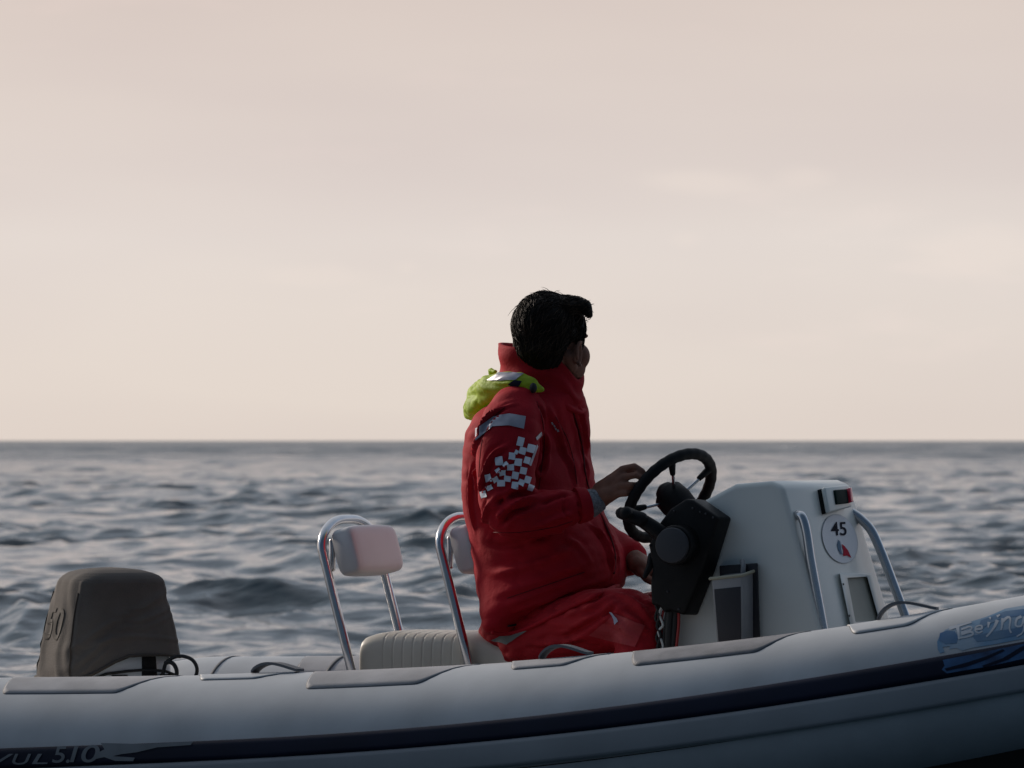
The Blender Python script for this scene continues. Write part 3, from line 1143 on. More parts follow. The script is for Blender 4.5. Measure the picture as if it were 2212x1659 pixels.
# wires hanging out of the panel
WIRES = [
    ([(1416, 1305), (1424, 1330), (1419, 1352), (1427, 1372), (1420, 1400), (1424, 1430)], 'cord', 0.0042),
    ([(1424, 1308), (1416, 1335), (1426, 1355), (1418, 1378), (1428, 1402), (1420, 1430)], 'cord', 0.0042),
    ([(1436, 1310), (1430, 1335), (1438, 1355), (1428, 1380), (1430, 1430)], 'redwire', 0.0035),
    ([(1434, 1305), (1424, 1325), (1432, 1350), (1422, 1365), (1432, 1395), (1427, 1430)], 'wirewhite', 0.0035),
    ([(1450, 1310), (1446, 1345), (1444, 1390), (1446, 1430)], 'cord', 0.011),
    ([(1460, 1312), (1458, 1350), (1454, 1400), (1452, 1430)], 'cord', 0.010),
    ([(1466, 1315), (1466, 1350), (1461, 1400), (1460, 1430)], 'redwire', 0.004),
    ([(1442, 1306), (1438, 1340), (1434, 1385), (1438, 1430)], 'cord', 0.005),
]
for i, (pts, m, r) in enumerate(WIRES):
    yv = -0.29 + 0.004 * (i % 3)
    bp(MB().tube(spline([P(u, v, yv) for u, v in pts], 6), r, 8), 'wire', M[m])

# plastic bin on the console side
YB = YS - 0.014
bb = [(1554, 1222), (1637, 1216), (1644, 1440), (1560, 1440)]
bin_ = bp(MB().prism([P(u, v, YB - 0.012) for u, v in bb], [P(u, v, YB + 0.02) for u, v in bb]), 'storage_bin', M['bindark'], bevel=0.003)
yo = YB - 0.085
back = [P(1567, 1240, YB - 0.012), P(1627, 1234, YB - 0.012), P(1628, 1440, YB - 0.012), P(1580, 1440, YB - 0.012)]
front = [P(1536, 1250, yo), P(1602, 1243, yo), P(1604, 1440, yo), P(1553, 1440, yo)]
mb = MB().prism(front, back); bp(mb, 'bin_body', M['binplastic'], bin_, bevel=0.004)
fi2 = [P(1542, 1273, yo - 0.0025), P(1599, 1267, yo - 0.0025), P(1601, 1440, yo - 0.0025), P(1556, 1440, yo - 0.0025)]
bp(MB().prism(fi2, [p + np.array([0, 0.006, 0]) for p in fi2]), 'bin_panel', M['bindark'], bin_, bevel=0.001)
mb = MB().tube([P(1534, 1250, yo), P(1602, 1243, yo), P(1628, 1234, YB - 0.012)], 0.0045, 10)
bp(mb, 'bin_rim', M['binrim'], bin_)
mb = MB().tube([P(1605, 1236, YB - 0.022), P(1606, 1222, YB - 0.022), P(1603, 1212, YB - 0.012)], 0.007, 10)
bp(mb, 'bin_hook', M['binplastic'], bin_)

# steering wheel
WC = P(1447, 1071, -0.02)
wn = w2l((-0.58, 0.57, 0.58)); wn = wn / np.linalg.norm(wn)
wa = np.cross(wn, np.array([0, 0, 1.0])); wa /= np.linalg.norm(wa)
wb = np.cross(wa, wn)
wheel_e = bpy.data.objects.new('steering_wheel', None); COL.objects.link(wheel_e); wheel_e.parent = boat
wheel_e.location = WC - BOAT_BASE


def wpart(mb, name, m, **kw):
    return mb.build(name, m, wheel_e, base=WC, **kw)


RW = 0.137
pts, rads = [], []
for i in range(120):
    t = 2 * math.pi * i / 120
    pts.append(WC + (math.cos(t) * wa + math.sin(t) * wb) * RW)
mb = MB().tube(pts, [0.0150 + 0.0006 * math.cos(30 * 2 * math.pi * i / 120) for i in range(120)], 16, closed=True)
wpart(mb, 'rim', M['blackgrip'])


def w_angle(u, v):
    d = sight(u, v)
    t = np.dot(WC - CAM_L, wn) / np.dot(d, wn)
    p = CAM_L + d * t - WC
    return math.atan2(np.dot(p, wb), np.dot(p, wa))


base_angles = [w_angle(1449, 1004), w_angle(1516, 1022), w_angle(1385, 1092)]
extra = [w_angle(1420, 1160), w_angle(1505, 1118)]
for t in base_angles + extra:
    d = math.cos(t) * wa + math.sin(t) * wb
    c0 = WC - wn * 0.018
    sp_o = wpart(MB().tube([c0 + d * 0.03, WC - wn * 0.006 + d * (RW - 0.008)], 0.0042, 10), 'spoke', M['steel'])
    wpart(MB().tube([WC - wn * 0.009 + d * (RW - 0.045), WC - wn * 0.004 + d * (RW - 0.010)], [0.0075, 0.0105], 12), 'spoke_sleeve', M['blackgrip'])
mb = MB().tube([WC - wn * 0.075, WC - wn * 0.03, WC + wn * 0.004, WC + wn * 0.014], [0.040, 0.046, 0.044, 0.030], 30)
wpart(mb, 'hub', M['blackgrip'])
mb = MB().tube([WC - wn * 0.20, WC - wn * 0.05], 0.030, 20)
bp(mb, 'steering_column', M['black'])
# dark dash behind the wheel, on the console's aft slope
dash = [P(1456, 1118, -0.2), P(1508, 1088, -0.2), P(1514, 1094, -0.2), P(1462, 1126, -0.2)]
bp(MB().prism([p for p in dash], [p * np.array([1, 0, 1]) + np.array([0, 0.22, 0]) for p in dash]), 'dashboard', M['black'], bevel=0.004)

# ------------------------------------------------------------------ seat with two hoop backrests
def seat():
    x0, x1 = P(769, 1400, -0.16)[0], P(1260, 1400, -0.16)[0]
    xs, sc_ = [], []
    n = 420
    ringv = []
    zbase = P(900, 1470, -0.16)[2]
    zt = P(900, 1361, -0.02)[2]
    pitch = 0.0295
    for i in range(n + 1):
        x = x0 + (x1 - x0) * i / n
        t = x - x0
        e = min(1, t / 0.05)
        endr = 1 - 0.045 * (1 - math.sqrt(max(0, 1 - (1 - e) ** 2)))
        ph = (t / pitch) % 1.0
        g = 0.0014 * math.exp(-((ph - 0.5) / 0.07) ** 2) if (0.06 < t < 0.31) else 0.0
        top = zt - 0.024 * (1 - math.sqrt(max(0, 1 - (1 - min(1, t / 0.10)) ** 2))) - 0.050 * sstep(t, 0.30, 0.55)
        hw = 0.145 * endr + 0.06 * sstep(t, 0.40, 0.60)
        ring = []
        prof = [(-1.0, 0.0), (-1.0, 0.45), (-0.995, 0.62), (-0.975, 0.76), (-0.92, 0.88), (-0.80, 0.955), (-0.6, 0.985), (-0.3, 1.0), (0, 1.0), (0.3, 1.0), (0.6, 0.985), (0.8, 0.955), (0.92, 0.88), (0.975, 0.76), (0.995, 0.62), (1.0, 0.45), (1.0, 0.0)]
        for py, pz in prof:
            yy = py * (hw - (g if pz < 0.97 else 0))
            zz = zbase + (top - zbase - (g if pz > 0.5 else 0)) * pz
            ring.append((x, yy, zz))
        ringv.append(ring)
    mb = MB().loft(ringv)
    return mb


seat_o = bp(seat(), 'seat', M['vinyl'])
smooth_by_angle(seat_o, 50)
zf = P(900, 1470, -0.16)[2]
mb = MB().box((P(785, 1470, -0.15)[0], -0.14, zf - 0.22), (P(1240, 1470, -0.15)[0], 0.14, zf + 0.004))
bp(mb, 'seat_pedestal', M['gelcoat'], bevel=0.01)


def backrest(du):
    W = 0.165
    foot = P(760, 1452, -W); low = P(742, 1375, -W); up = P(696, 1188, -W)
    d = (up - low) / np.linalg.norm(up - low)
    pts = [foot, low, low + (up - low) * 0.5, up]
    # bend over the top
    Rb = 0.145
    topz = up + d * 0.0
    arc = []
    for i in range(1, 13):
        t = math.pi / 2 * i / 12
        arc.append(up + d * (0.084 * math.sin(t)) + np.array([0, Rb * (1 - math.cos(t)), 0]) + np.array([0.012 * math.sin(t), 0, 0]))
    near = pts + arc
    far = [p * np.array([1, -1, 1]) for p in near[::-1]]
    path = near + [near[-1] * np.array([1, 0, 1])] + far
    off = np.array([P(900 + du, 1400, -W)[0] - P(900, 1400, -W)[0], 0, (P(900 + du, 1400 - du * 0.012, -W) - P(900, 1400, -W))[2]])
    path = [p + off for p in path]
    hoop = bp(MB().tube(path, 0.0125, 16), 'backrest', M['steel'])
    # padded back in front of the hoop
    c0 = P(699, 1202, -W) * np.array([1, 0, 1]) + off
    hgt, thk, hw = 0.066, 0.072, 0.134
    dv = d
    fw = np.array([dv[2], 0, -dv[0]])           # forward, square to the legs
    sec = []
    for i in range(28):
        t = 2 * math.pi * i / 28
        e = 0.42
        a_ = math.copysign(abs(math.cos(t)) ** e, math.cos(t)); b_ = math.copysign(abs(math.sin(t)) ** e, math.sin(t))
        sec.append((a_, b_))
    rings = []
    for yy, s in ((-hw, 0.80), (-hw + 0.004, 0.90), (-hw + 0.014, 0.97), (-hw + 0.035, 1.0), (-hw / 2, 1.02), (0, 1.03), (hw / 2, 1.02), (hw - 0.035, 1.0), (hw - 0.014, 0.97), (hw - 0.004, 0.90), (hw, 0.80)):
        rings.append([c0 + fw * (0.014 + thk / 2 + a_ * thk / 2 * s) + dv * (b_ * hgt * s) + np.array([0, yy, 0]) for a_, b_ in sec])
    pad = bp(MB().loft(rings), 'back_pad', M['padvinyl'], hoop)
    for yy in (-hw + 0.012, hw - 0.012):
        mb = MB().tube([c0 + fw * 0.004 + np.array([0, yy, -0.035]), c0 + fw * 0.004 + np.array([0, yy, 0.04])], 0.009, 10)
        bp(mb, 'pad_clip', M['steel'], hoop)


backrest(0)
backrest(259)

# ------------------------------------------------------------------ outboard engine and its canvas cover
MC = P(236, 1460, 0.03)
m_yaw = math.atan2(0.40, 0.92)              # steered hard over: in world terms its tail points left and to the camera
# axes of the engine in the boat frame
aft = w2l((-0.92, -0.39, 0)); lat = np.array([-aft[1], aft[0], 0])


def mp_(a_, l_, z_):
    return MC + aft * a_ + lat * l_ + np.array([0, 0, z_])


zpx = lambda v: P(236, v, 0.03)[2] - MC[2]
motor = root_empty('outboard_motor', MC - np.array([0, 0, 0.9]), 'white outboard engine on the stern, its lower cowling showing under a brown cover', 'outboard motor')
MBASE = MC - np.array([0, 0, 0.9])


def sup(a_, b_, e, n=64):
    out = []
    for i in range(n):
        t = 2 * math.pi * i / n
        c, s = math.cos(t), math.sin(t)
        out.append((a_ * math.copysign(abs(c) ** e, c), b_ * math.copysign(abs(s) ** e, s)))
    return out


def cover():
    #        v    half length aft, half width, centre aft
    rows = [(1463, 0.178, 0.172, 0.000), (1420, 0.172, 0.166, 0.002), (1380, 0.166, 0.160, 0.002), (1340, 0.158, 0.153, 0.002), (1300, 0.148, 0.145, 0.000), (1270, 0.140, 0.139, -0.004), (1256, 0.136, 0.136, -0.006), (1249, 0.131, 0.131, -0.006), (1242, 0.120, 0.121, -0.006), (1236, 0.104, 0.107, -0.004), (1230, 0.076, 0.08, 0), (1227, 0.045, 0.045, 0), (1225, 0.008, 0.008, 0)]
    vs2 = np.array([r[0] for r in rows], float)
    rings = []
    fine = np.concatenate([np.linspace(1463, 1260, 44), np.linspace(1258, 1225.2, 22)])
    for v in fine:
        hl = np.interp(-v, -vs2, [r[1] for r in rows]); hw = np.interp(-v, -vs2, [r[2] for r in rows]); ca = np.interp(-v, -vs2, [r[3] for r in rows])
        ring = []
        for a_, l_ in sup(hl, hw, 0.48, 128):
            z = zpx(v)
            ring.append([ca + a_, l_, z])
        rings.append(ring)
    rings = np.array(rings)          # rows x 96 x 3 (aft, lat, z)
    nrow, n = rings.shape[:2]
    # drape: soft vertical folds on the rear, sweeping creases from the lower rear corner up the side
    for i in range(nrow):
        hh = i / nrow
        for j in range(n):
            a_, l_, z = rings[i, j]
            t = math.atan2(l_, a_)
            rad = math.hypot(a_, l_)
            rear = math.exp(-(t / 0.75) ** 2)
            w = 0.0045 * rear * math.sin(l_ * 95 + z * 22 + 1.7 * math.sin(z * 31)) * (1 - hh * 0.5)
            w += 0.003 * noise.noise(Vector((a_ * 14, l_ * 14, z * 9)))
            w += 0.007 * noise.noise(Vector((a_ * 5 + 3, l_ * 5, z * 5)))
            side = math.exp(-((abs(t) - 1.6) / 0.9) ** 2)
            q = (z - 0.03) - 0.55 * (0.16 - a_) 
            w += 0.010 * side * math.exp(-(q / 0.012) ** 2) + 0.009 * side * math.exp(-((q - 0.050) / 0.010) ** 2) + 0.006 * side * math.exp(-((q + 0.035) / 0.010) ** 2) + 0.006 * side * math.exp(-((z - 0.075 - 0.1 * a_) / 0.008) ** 2)
            if i > 1 and hh < 0.72:
                # sewn corner seams stand slightly proud
                for ct in (0.76, -0.76, 2.38, -2.38):
                    w += 0.0035 * math.exp(-((t - ct) / 0.035) ** 2)
            if hh < 0.9:
                rings[i, j, 0] += w * a_ / (rad + 1e-6); rings[i, j, 1] += w * l_ / (rad + 1e-6)
            # hem lifted in an arch over the front of both sides
            if hh < 0.5:
                fwd = (0.16 - a_) / 0.33
                lift = 0.068 * float(sstep(fwd, -0.02, 0.55)) - 0.008 * float(sstep(fwd, 0.75, 1.0))
                rings[i, j, 2] += lift * (1 - hh / 0.5)
    V = [[mp_(*p) for p in r] for r in rings]
    return V


COV_BASE = MC.copy()
cov = MB()
Vc = cover()
cov.loft(Vc, cap=False)
cover_o = cov.build('engine_cover', M['canvas'], None, base=COV_BASE)
so = cover_o.modifiers.new('solid', 'SOLIDIFY'); so.thickness = 0.004; so.offset = -1
bake(cover_o)
cover_o.location = l2w(COV_BASE); cover_o.rotation_euler = (0, 0, -YAW)
cover_o['label'] = 'brown canvas cover pulled down over the outboard engine at the stern'
cover_o['category'] = 'engine cover'
# the raised power figure sewn on the rear panel, and the hem binding
v2, f = text_mesh('50', 0.12, 0.15)
bvh = BVHTree.FromPolygons([tuple(p) for r in Vc for p in r], [tuple(q) for q in cov.f])
w = v2[:, 0].max()
out_v = []
for a_, b_ in v2:
    o0 = mp_(0.6, -0.075 + a_ / w * 0.145, zpx(1378) + b_ * 0.088)
    hit = bvh.ray_cast(Vector(o0), Vector(-aft))
    p = np.array(hit[0]) if hit[0] is not None else mp_(0.17, 0, b_ * 0.07)
    out_v.append(p + aft * 0.0025)
mb = MB(); mb.add(out_v, f); mb.build('raised_figure', M['canvas_edge'], cover_o, base=COV_BASE)
mb = MB().tube([p + (p - MC) * 0.004 for p in Vc[0]], 0.005, 8, closed=True)
mb.build('hem_binding', M['canvas_edge'], cover_o, base=COV_BASE)
for j in (13, 115):          # seams up the two rear corners
    mb = MB().tube([Vc[i][j] + (Vc[i][j] - Vc[i][(j + 64) % 128]) * 0.006 for i in range(1, 40)], 0.0022, 6)
    mb.build('corner_seam', M['canvas_edge'], cover_o, base=COV_BASE)


def mpart(mb, name, m, parent=None, **kw):
    return mb.build(name, m, parent or motor, base=MBASE, **kw)


rings = []
for v, s in ((1520, 0.93), (1475, 0.965), (1440, 0.965), (1420, 0.95), (1400, 0.90), (1395, 0.6)):
    rings.append([mp_(a_ * s, l_ * s, zpx(v)) for a_, l_ in sup(0.162, 0.157, 0.55)])
cowl = mpart(MB().loft(rings), 'lower_cowling', M['cowl'])
# black latch and trim line on the cowling, starboard side
mb = MB()
mb.prism([mp_(-0.085, 0.154, zpx(1412)), mp_(-0.045, 0.154, zpx(1412)), mp_(-0.042, 0.154, zpx(1475)), mp_(-0.092, 0.154, zpx(1475))], [mp_(-0.085, 0.10, zpx(1412)), mp_(-0.045, 0.10, zpx(1412)), mp_(-0.042, 0.10, zpx(1475)), mp_(-0.092, 0.10, zpx(1475))])
lat_s = 1 if np.dot(lat, w2l((0, -1, 0))) > 0 else -1
mb.v = [tuple(np.array(MC) + (np.array(p) - MC) - lat * np.dot(np.array(p) - MC, lat) * (1 - lat_s)) for p in mb.v]
mpart(mb, 'cowl_latch', M['black'], cowl, bevel=0.004)
mb = MB().tube([mp_(a_, lat_s * (0.157), zpx(v)) for a_, v in ((0.11, 1462), (0.06, 1450), (0.0, 1445), (-0.05, 1443), (-0.11, 1446), (-0.14, 1455))], 0.004, 8)
mpart(mb, 'cowl_seal', M['cord'], cowl)
for a0_, a1_ in ((0.045, 0.0), (-0.10, -0.135)):
    mb = MB().prism([mp_(a0_, lat_s * 0.159, zpx(1453)), mp_(a1_, lat_s * 0.159, zpx(1453)), mp_(a1_, lat_s * 0.159, zpx(1480)), mp_(a0_, lat_s * 0.159, zpx(1480))], [mp_(a0_, lat_s * 0.14, zpx(1453)), mp_(a1_, lat_s * 0.14, zpx(1453)), mp_(a1_, lat_s * 0.14, zpx(1480)), mp_(a0_, lat_s * 0.14, zpx(1480))])
    mpart(mb, 'air_vent', M['black'], cowl)
mb = MB().tube([mp_(0, 0, zpx(1500)), mp_(0, 0, -0.35), mp_(0.0, 0, -0.62)], [0.10, 0.07, 0.05], 20)
mpart(mb, 'drive_leg', M['cowl'])
mb = MB()
mb.tube([mp_(0.12, 0, -0.66), mp_(-0.16, 0, -0.66)], [0.045, 0.025], 18)
mpart(mb, 'gearcase', M['cowl'])
mb = MB().prism([mp_(-0.16, -0.10, zpx(1500)), mp_(-0.26, -0.10, zpx(1500)), mp_(-0.26, 0.10, zpx(1500)), mp_(-0.16, 0.10, zpx(1500))], [mp_(-0.12, -0.08, -0.32), mp_(-0.22, -0.08, -0.32), mp_(-0.22, 0.08, -0.32), mp_(-0.12, 0.08, -0.32)])
mpart(mb, 'clamp_bracket', M['black'])
# looped control cable between engine and boat
yl = -0.02
loop = spline([P(340, 1475, yl), P(352, 1455, yl), P(358, 1434, yl), P(371, 1422, yl), P(392, 1417, yl), P(414, 1424, yl), P(425, 1440, yl), P(424, 1458, yl), P(412, 1478, yl)], 8)
mpart(MB().tube(loop, 0.0052, 10), 'control_cable', M['cord'])
loop = spline([P(358, 1432, yl), P(368, 1430, yl), P(378, 1438, yl), P(382, 1455, yl), P(372, 1480, yl)], 8)
mpart(MB().tube(loop, 0.006, 10), 'control_cable', M['cord'])

# ------------------------------------------------------------------ the helmsman
PB = P(1150, 1400, 0.0)                      # where he sits
hair_face = w2l((math.cos(R(53)), math.sin(R(53)), -0.03))      # where the head looks


def build_person():
    # ---- head frame
    f_ = hair_face / np.linalg.norm(hair_face)
    up = np.array([0.0, 0, 1.0]); up = up - f_ * np.dot(up, f_); up /= np.linalg.norm(up)
    rt = np.cross(f_, up)                                      # his right
    HC = P(1194, 728, -0.02)
    H = lambda a, b, c: HC + f_ * a + rt * b + up * c
    ax = np.array([f_, rt, up])
    body = MB()
    # skull, face, jaw, brow, cheeks, nose, chin, ears, neck
    body.ball(H(-0.012, 0, 0.018), (0.094, 0.075, 0.098), ax, 32, 20)
    body.ball(H(0.030, 0, -0.030), (0.066, 0.068, 0.088), ax, 28, 18)
    body.ball(H(0.040, 0, 0.030), (0.052, 0.068, 0.060), ax, 28, 18)
    body.ball(H(0.040, 0, -0.075), (0.052, 0.052, 0.050), ax, 24, 16)
    body.ball(H(0.076, 0, 0.006), (0.020, 0.062, 0.013), ax)
    body.tube([H(0.080, 0, 0.002), H(0.098, 0, -0.024), H(0.110, 0, -0.042)], [0.009, 0.011, 0.0135], 12)
    body.ball(H(0.098, 0.011, -0.044), 0.008, None, 10, 8); body.ball(H(0.098, -0.011, -0.044), 0.008, None, 10, 8)
    body.ball(H(0.080, 0, -0.066), (0.014, 0.024, 0.007), ax); body.ball(H(0.078, 0, -0.076), (0.014, 0.021, 0.007), ax)
    body.ball(H(0.074, 0, -0.098), (0.019, 0.024, 0.018), ax)
    for s in (-1, 1):
        body.ball(H(0.058, s * 0.050, -0.050), (0.028, 0.026, 0.034), ax)
        body.ball(H(0.044, s * 0.046, -0.080), (0.034, 0.022, 0.034), ax)
        body.tube([H(-0.012, s * 0.060, -0.050), H(0.010, s * 0.056, -0.078), H(0.066, s * 0.020, -0.100)], [0.016, 0.017, 0.018], 12)
        # ear: rim, hollow and lobe
        e0 = H(-0.002, s * 0.078, -0.046)
        rim = [e0 + f_ * (0.016 * math.cos(t) * (0.9 if math.sin(t) < 0 else 1)) + up * (0.031 * math.sin(t)) + rt * s * (0.006 + 0.010 * (math.cos(t) < 0.2)) for t in np.linspace(-1.7, 3.6, 18)]
        body.tube(rim, [0.0055] * 18, 8)
        body.ball(e0 + rt * s * 0.002, (0.013, 0.005, 0.026), ax, 14, 10)
    NB = P(1160, 850, 0.0)
    body.tube([H(-0.02, 0, -0.03), (H(-0.03, 0, -0.09) + NB) / 2, NB], [0.062, 0.060, 0.070], 20)
    # torso inside the clothes
    S = lambda u, v, y: P(u, v, y)
    body.tube([P(1160, 850, 0), P(1150, 920, 0), P(1150, 1020, 0), P(1165, 1150, 0), P(1160, 1270, 0), P(1155, 1330, 0)], [0.075, 0.11, 0.115, 0.105, 0.10, 0.09], 24)
    # near (right) arm
    body.tube([P(1105, 915, -0.20), P(1090, 1000, -0.25), P(1092, 1090, -0.275), P(1180, 1098, -0.23), P(1262, 1086, -0.165), P(1290, 1074, -0.145)], [0.055, 0.050, 0.042, 0.038, 0.031, 0.028], 16)
    body.tube([P(1110, 900, -0.19), P(1150, 890, 0), P(1195, 900, 0.17)], [0.05, 0.07, 0.05], 16)
    # far (left) arm
    body.tube([P(1195, 905, 0.18), P(1205, 1010, 0.23), P(1225, 1115, 0.25), P(1295, 1172, 0.23), P(1352, 1203, 0.17), P(1372, 1212, 0.15)], [0.055, 0.05, 0.042, 0.038, 0.033, 0.030], 16)
    # legs
    for s in (-1, 1):
        du = (s + 1) * 70
        body.tube([P(1130 + du, 1385, s * 0.10), P(1215 + du, 1368, s * 0.145), P(1300 + du, 1346, s * 0.185), P(1362 + du, 1344, s * 0.21), P(1374 + du, 1390, s * 0.23), P(1370 + du, 1470, s * 0.24), P(1352 + du, 1640, s * 0.24)], [0.058, 0.060, 0.056, 0.048, 0.044, 0.040, 0.034], 16)

    # ---- right hand on the wheel: palm, four fingers and a thumb
    def hand(wrist, mcps, chains, thumb, palm_r):
        cen = sum(np.array(m) for m in mcps) / 4
        for m in mcps:
            body.tube([wrist + (np.array(m) - cen) * 0.45, (wrist + np.array(m)) / 2 + (np.array(m) - cen) * 0.15, m], [palm_r[0], palm_r[1], 0.0108], 12)
        for m, ch, r in chains:
            body.tube([m] + ch, r, 10)
        body.tube(thumb, [0.0145, 0.0125, 0.0108, 0.0092], 10)
    wr = P(1298, 1070, -0.145)
    mc = [P(1334, 1067, -0.158), P(1344, 1049, -0.156), P(1349, 1031, -0.150), P(1346, 1013, -0.142)]
    ch = [
        (mc[0], [P(1354, 1066, -0.158), P(1365, 1060, -0.146), P(1364, 1052, -0.128)], [0.0098, 0.0088, 0.0080, 0.0070]),
        (mc[1], [P(1366, 1048, -0.158), P(1376, 1048, -0.146), P(1376, 1046, -0.126)], [0.0102, 0.0092, 0.0084, 0.0073]),
        (mc[2], [P(1374, 1026, -0.152), P(1387, 1034, -0.144), P(1389, 1044, -0.130)], [0.0103, 0.0093, 0.0085, 0.0074]),
        (mc[3], [P(1371, 1007, -0.142), P(1388, 1018, -0.136), P(1396, 1032, -0.128)], [0.0102, 0.0092, 0.0084, 0.0073]),
    ]
    th = [P(1312, 1050, -0.125), P(1338, 1026, -0.105), P(1358, 1016, -0.095), P(1378, 1020, -0.090)]
    hand(wr, mc, ch, th, (0.0245, 0.0175))
    # heel of the hand and little-finger side
    body.tube([P(1294, 1074, -0.148), P(1316, 1066, -0.152), P(1334, 1058, -0.152)], [0.027, 0.024, 0.016], 14)
    body.tube([P(1300, 1062, -0.145), P(1322, 1040, -0.145), P(1340, 1026, -0.142)], [0.024, 0.021, 0.015], 14)
    # ---- left hand, closed round the lower rim of the wheel
    wl = P(1376, 1214, 0.145)
    ml = [P(1404, 1234, 0.118), P(1406, 1227, 0.138), P(1407, 1221, 0.158), P(1407, 1216, 0.176)]
    cl = [(m, [m + np.array([0.030, 0.004, -0.004]), m + np.array([0.036, 0.004, -0.030]), m + np.array([0.014, 0.004, -0.036])], [0.0105, 0.0098, 0.0088, 0.0076]) for m in ml]
    tl = [P(1384, 1232, 0.12), P(1398, 1250, 0.105), P(1408, 1256, 0.10), P(1420, 1256, 0.105)]
    hand(wl, ml, cl, tl, (0.026, 0.020))
    body.tube([P(1370, 1210, 0.145), P(1388, 1228, 0.14), P(1403, 1240, 0.13)], [0.030, 0.027, 0.017], 14)

    person = body.build('person', M['skin'], None, base=PB, remesh=0.0035, smooth_it=2)
    person.location = l2w(PB); person.rotation_euler = (0, 0, -YAW)
    person['label'] = 'dark haired helmsman in a red foul weather jacket, seated and looking away'
    person['category'] = 'person'

    def pp(mb, name, m, parent=None, **kw):
        return mb.build(name, m, parent or person, base=PB, **kw)
    for s in (-1, 1):
        mb = MB().ball(H(0.076, s * 0.033, -0.012), 0.0115, None, 14, 10)
        pp(mb, 'eye', M['eye'])
        mb = MB().tube([H(0.092, s * 0.012, 0.008), H(0.090, s * 0.032, 0.014), H(0.078, s * 0.054, 0.009)], [0.003, 0.004, 0.002], 8)
        pp(mb, 'eyebrow', M['hair'])

    # ---- hair: a full cap, then locks laid over it
    hb = MB()
    hb.ball(H(-0.034, 0, 0.026), (0.098, 0.086, 0.094), ax, 36, 22)
    hb.ball(H(-0.056, 0, -0.014), (0.066, 0.074, 0.070), ax, 30, 18)
    hb.ball(H(-0.050, 0, -0.060), (0.046, 0.060, 0.040), ax, 24, 14)
    hb.ball(H(0.030, 0, 0.082), (0.062, 0.064, 0.032), ax, 24, 14)
    hb.ball(P(1228, 662, -0.03), (0.055, 0.05, 0.026), ax, 22, 14)
    hb.tube([P(1225, 662, -0.03), P(1252, 661, -0.03), P(1268, 666, -0.03), P(1274, 680, -0.03)], [0.03, 0.025, 0.018, 0.010], 14)
    hb.tube([P(1195, 661, -0.03), P(1228, 663, -0.035), P(1256, 669, -0.035)], [0.032, 0.027, 0.012], 16)
    for s in (-1, 1):
        hb.ball(H(0.018, s * 0.066, 0.030), (0.034, 0.016, 0.052), ax, 16, 10)
        hb.tube([H(0.022, s * 0.072, 0.02), H(0.020, s * 0.0725, -0.025), H(0.021, s * 0.066, -0.066)], [0.018, 0.0125, 0.0075], 12)
    hair = pp(hb, 'hair', M['hair'], remesh=0.0045, smooth_it=5)
    hv, hn = get_v(hair), get_n(hair)
    loc = hv + PB - HC
    disp = np.zeros(len(hv))
    for i in range(len(hv)):
        p = loc[i]
        q = Vector((np.dot(p, f_), np.dot(p, rt), np.dot(p, up)))
        disp[i] = 0.0028 * noise.noise(Vector((q.x * 14, q.y * 34, q.z * 18))) + 0.0014 * noise.noise(Vector((q.x * 45, q.y * 100, q.z * 50)))
        # keep the ear clear
        e = Vector((q.x - 0.000, abs(q.y) - 0.080, q.z + 0.048))
        if abs(e.x) < 0.030 and abs(e.y) < 0.03 and abs(e.z) < 0.042:
            g = max(0, 1 - max(abs(e.x) / 0.030, abs(e.z) / 0.042) ** 2)
            disp[i] -= 0.014 * g
    set_v(hair, hv + hn * disp[:, None])
    # locks
    hv, hn = get_v(hair), get_n(hair)
    bvh_h = BVHTree.FromPolygons([tuple(p) for p in hv], [tuple(p.vertices) for p in hair.data.polygons])
    mb = MB()
    rng = random.Random(5)
    pick = [i for i in range(len(hv))]
    cnt = 0
    while cnt < 2600:
        i = rng.choice(pick)
        n0 = Vector(hn[i])
        p = Vector(hv[i])
        q = np.array(p) + PB - HC
        qf, qu = np.dot(q, f_), np.dot(q, up)
        if qf > 0.07 and qu < 0.05:
            continue
        flow = Vector(-f_ * (0.9 if qu > 0.03 else 0.35)) + Vector(up) * (-0.25 if qu > 0.06 else -1.0)
        flow += Vector((rng.gauss(0, 0.25), rng.gauss(0, 0.25), rng.gauss(0, 0.2)))
        if qf > 0.045 and qu > 0.07:
            flow = Vector(f_) * 0.5 + Vector(up) * 0.35 + Vector(rt) * rng.gauss(0.1, 0.4)
        L = rng.uniform(0.018, 0.042)
        pts = []
        cur = p - n0 * 0.002
        nseg = 5
        for s_ in range(nseg):
            pts.append(np.array(cur))
            h = bvh_h.find_nearest(cur)
            nn = h[1] if h[1] else n0
            d = flow - nn * flow.dot(nn)
            if d.length < 1e-4:
                break
            d.normalize()
            cur = cur + d * (L / nseg)
            h = bvh_h.find_nearest(cur)
            cur = h[0] + h[1] * (0.0012 + 0.0035 * s_ / nseg * rng.random() + (0.004 * s_ / nseg if rng.random() < 0.12 else 0))
        if len(pts) == nseg:
            mb.tube(pts, [0.0012, 0.0013, 0.0011, 0.0008, 0.0003], 3, caps=False)
        cnt += 1
    # flyaway strands on the quiff and crown
    for (u, v, du, dv) in ((1262, 655, 14, -7), (1268, 657, 16, 2), (1272, 664, 12, -9), (1274, 668, 9, 8), (1190, 634, 20, -7), (1150, 644, -6, -9), (1212, 640, 16, -3), (1268, 676, 9, 12), (1244, 652, 12, -4), (1264, 680, 10, 10)):
        a_ = P(u, v + 4, -0.03); c_ = P(u + du, v + dv, -0.03 + rng.gauss(0, 0.01)); b_ = (a_ + c_) / 2 + np.array([0, 0, 0.004])
        mb.tube(spline([a_ - PB, b_ - PB, c_ - PB], 4), list(np.linspace(0.0013, 0.0003, 9)), 3, caps=False)
    mb.build('hair_locks', M['hair'], hair)
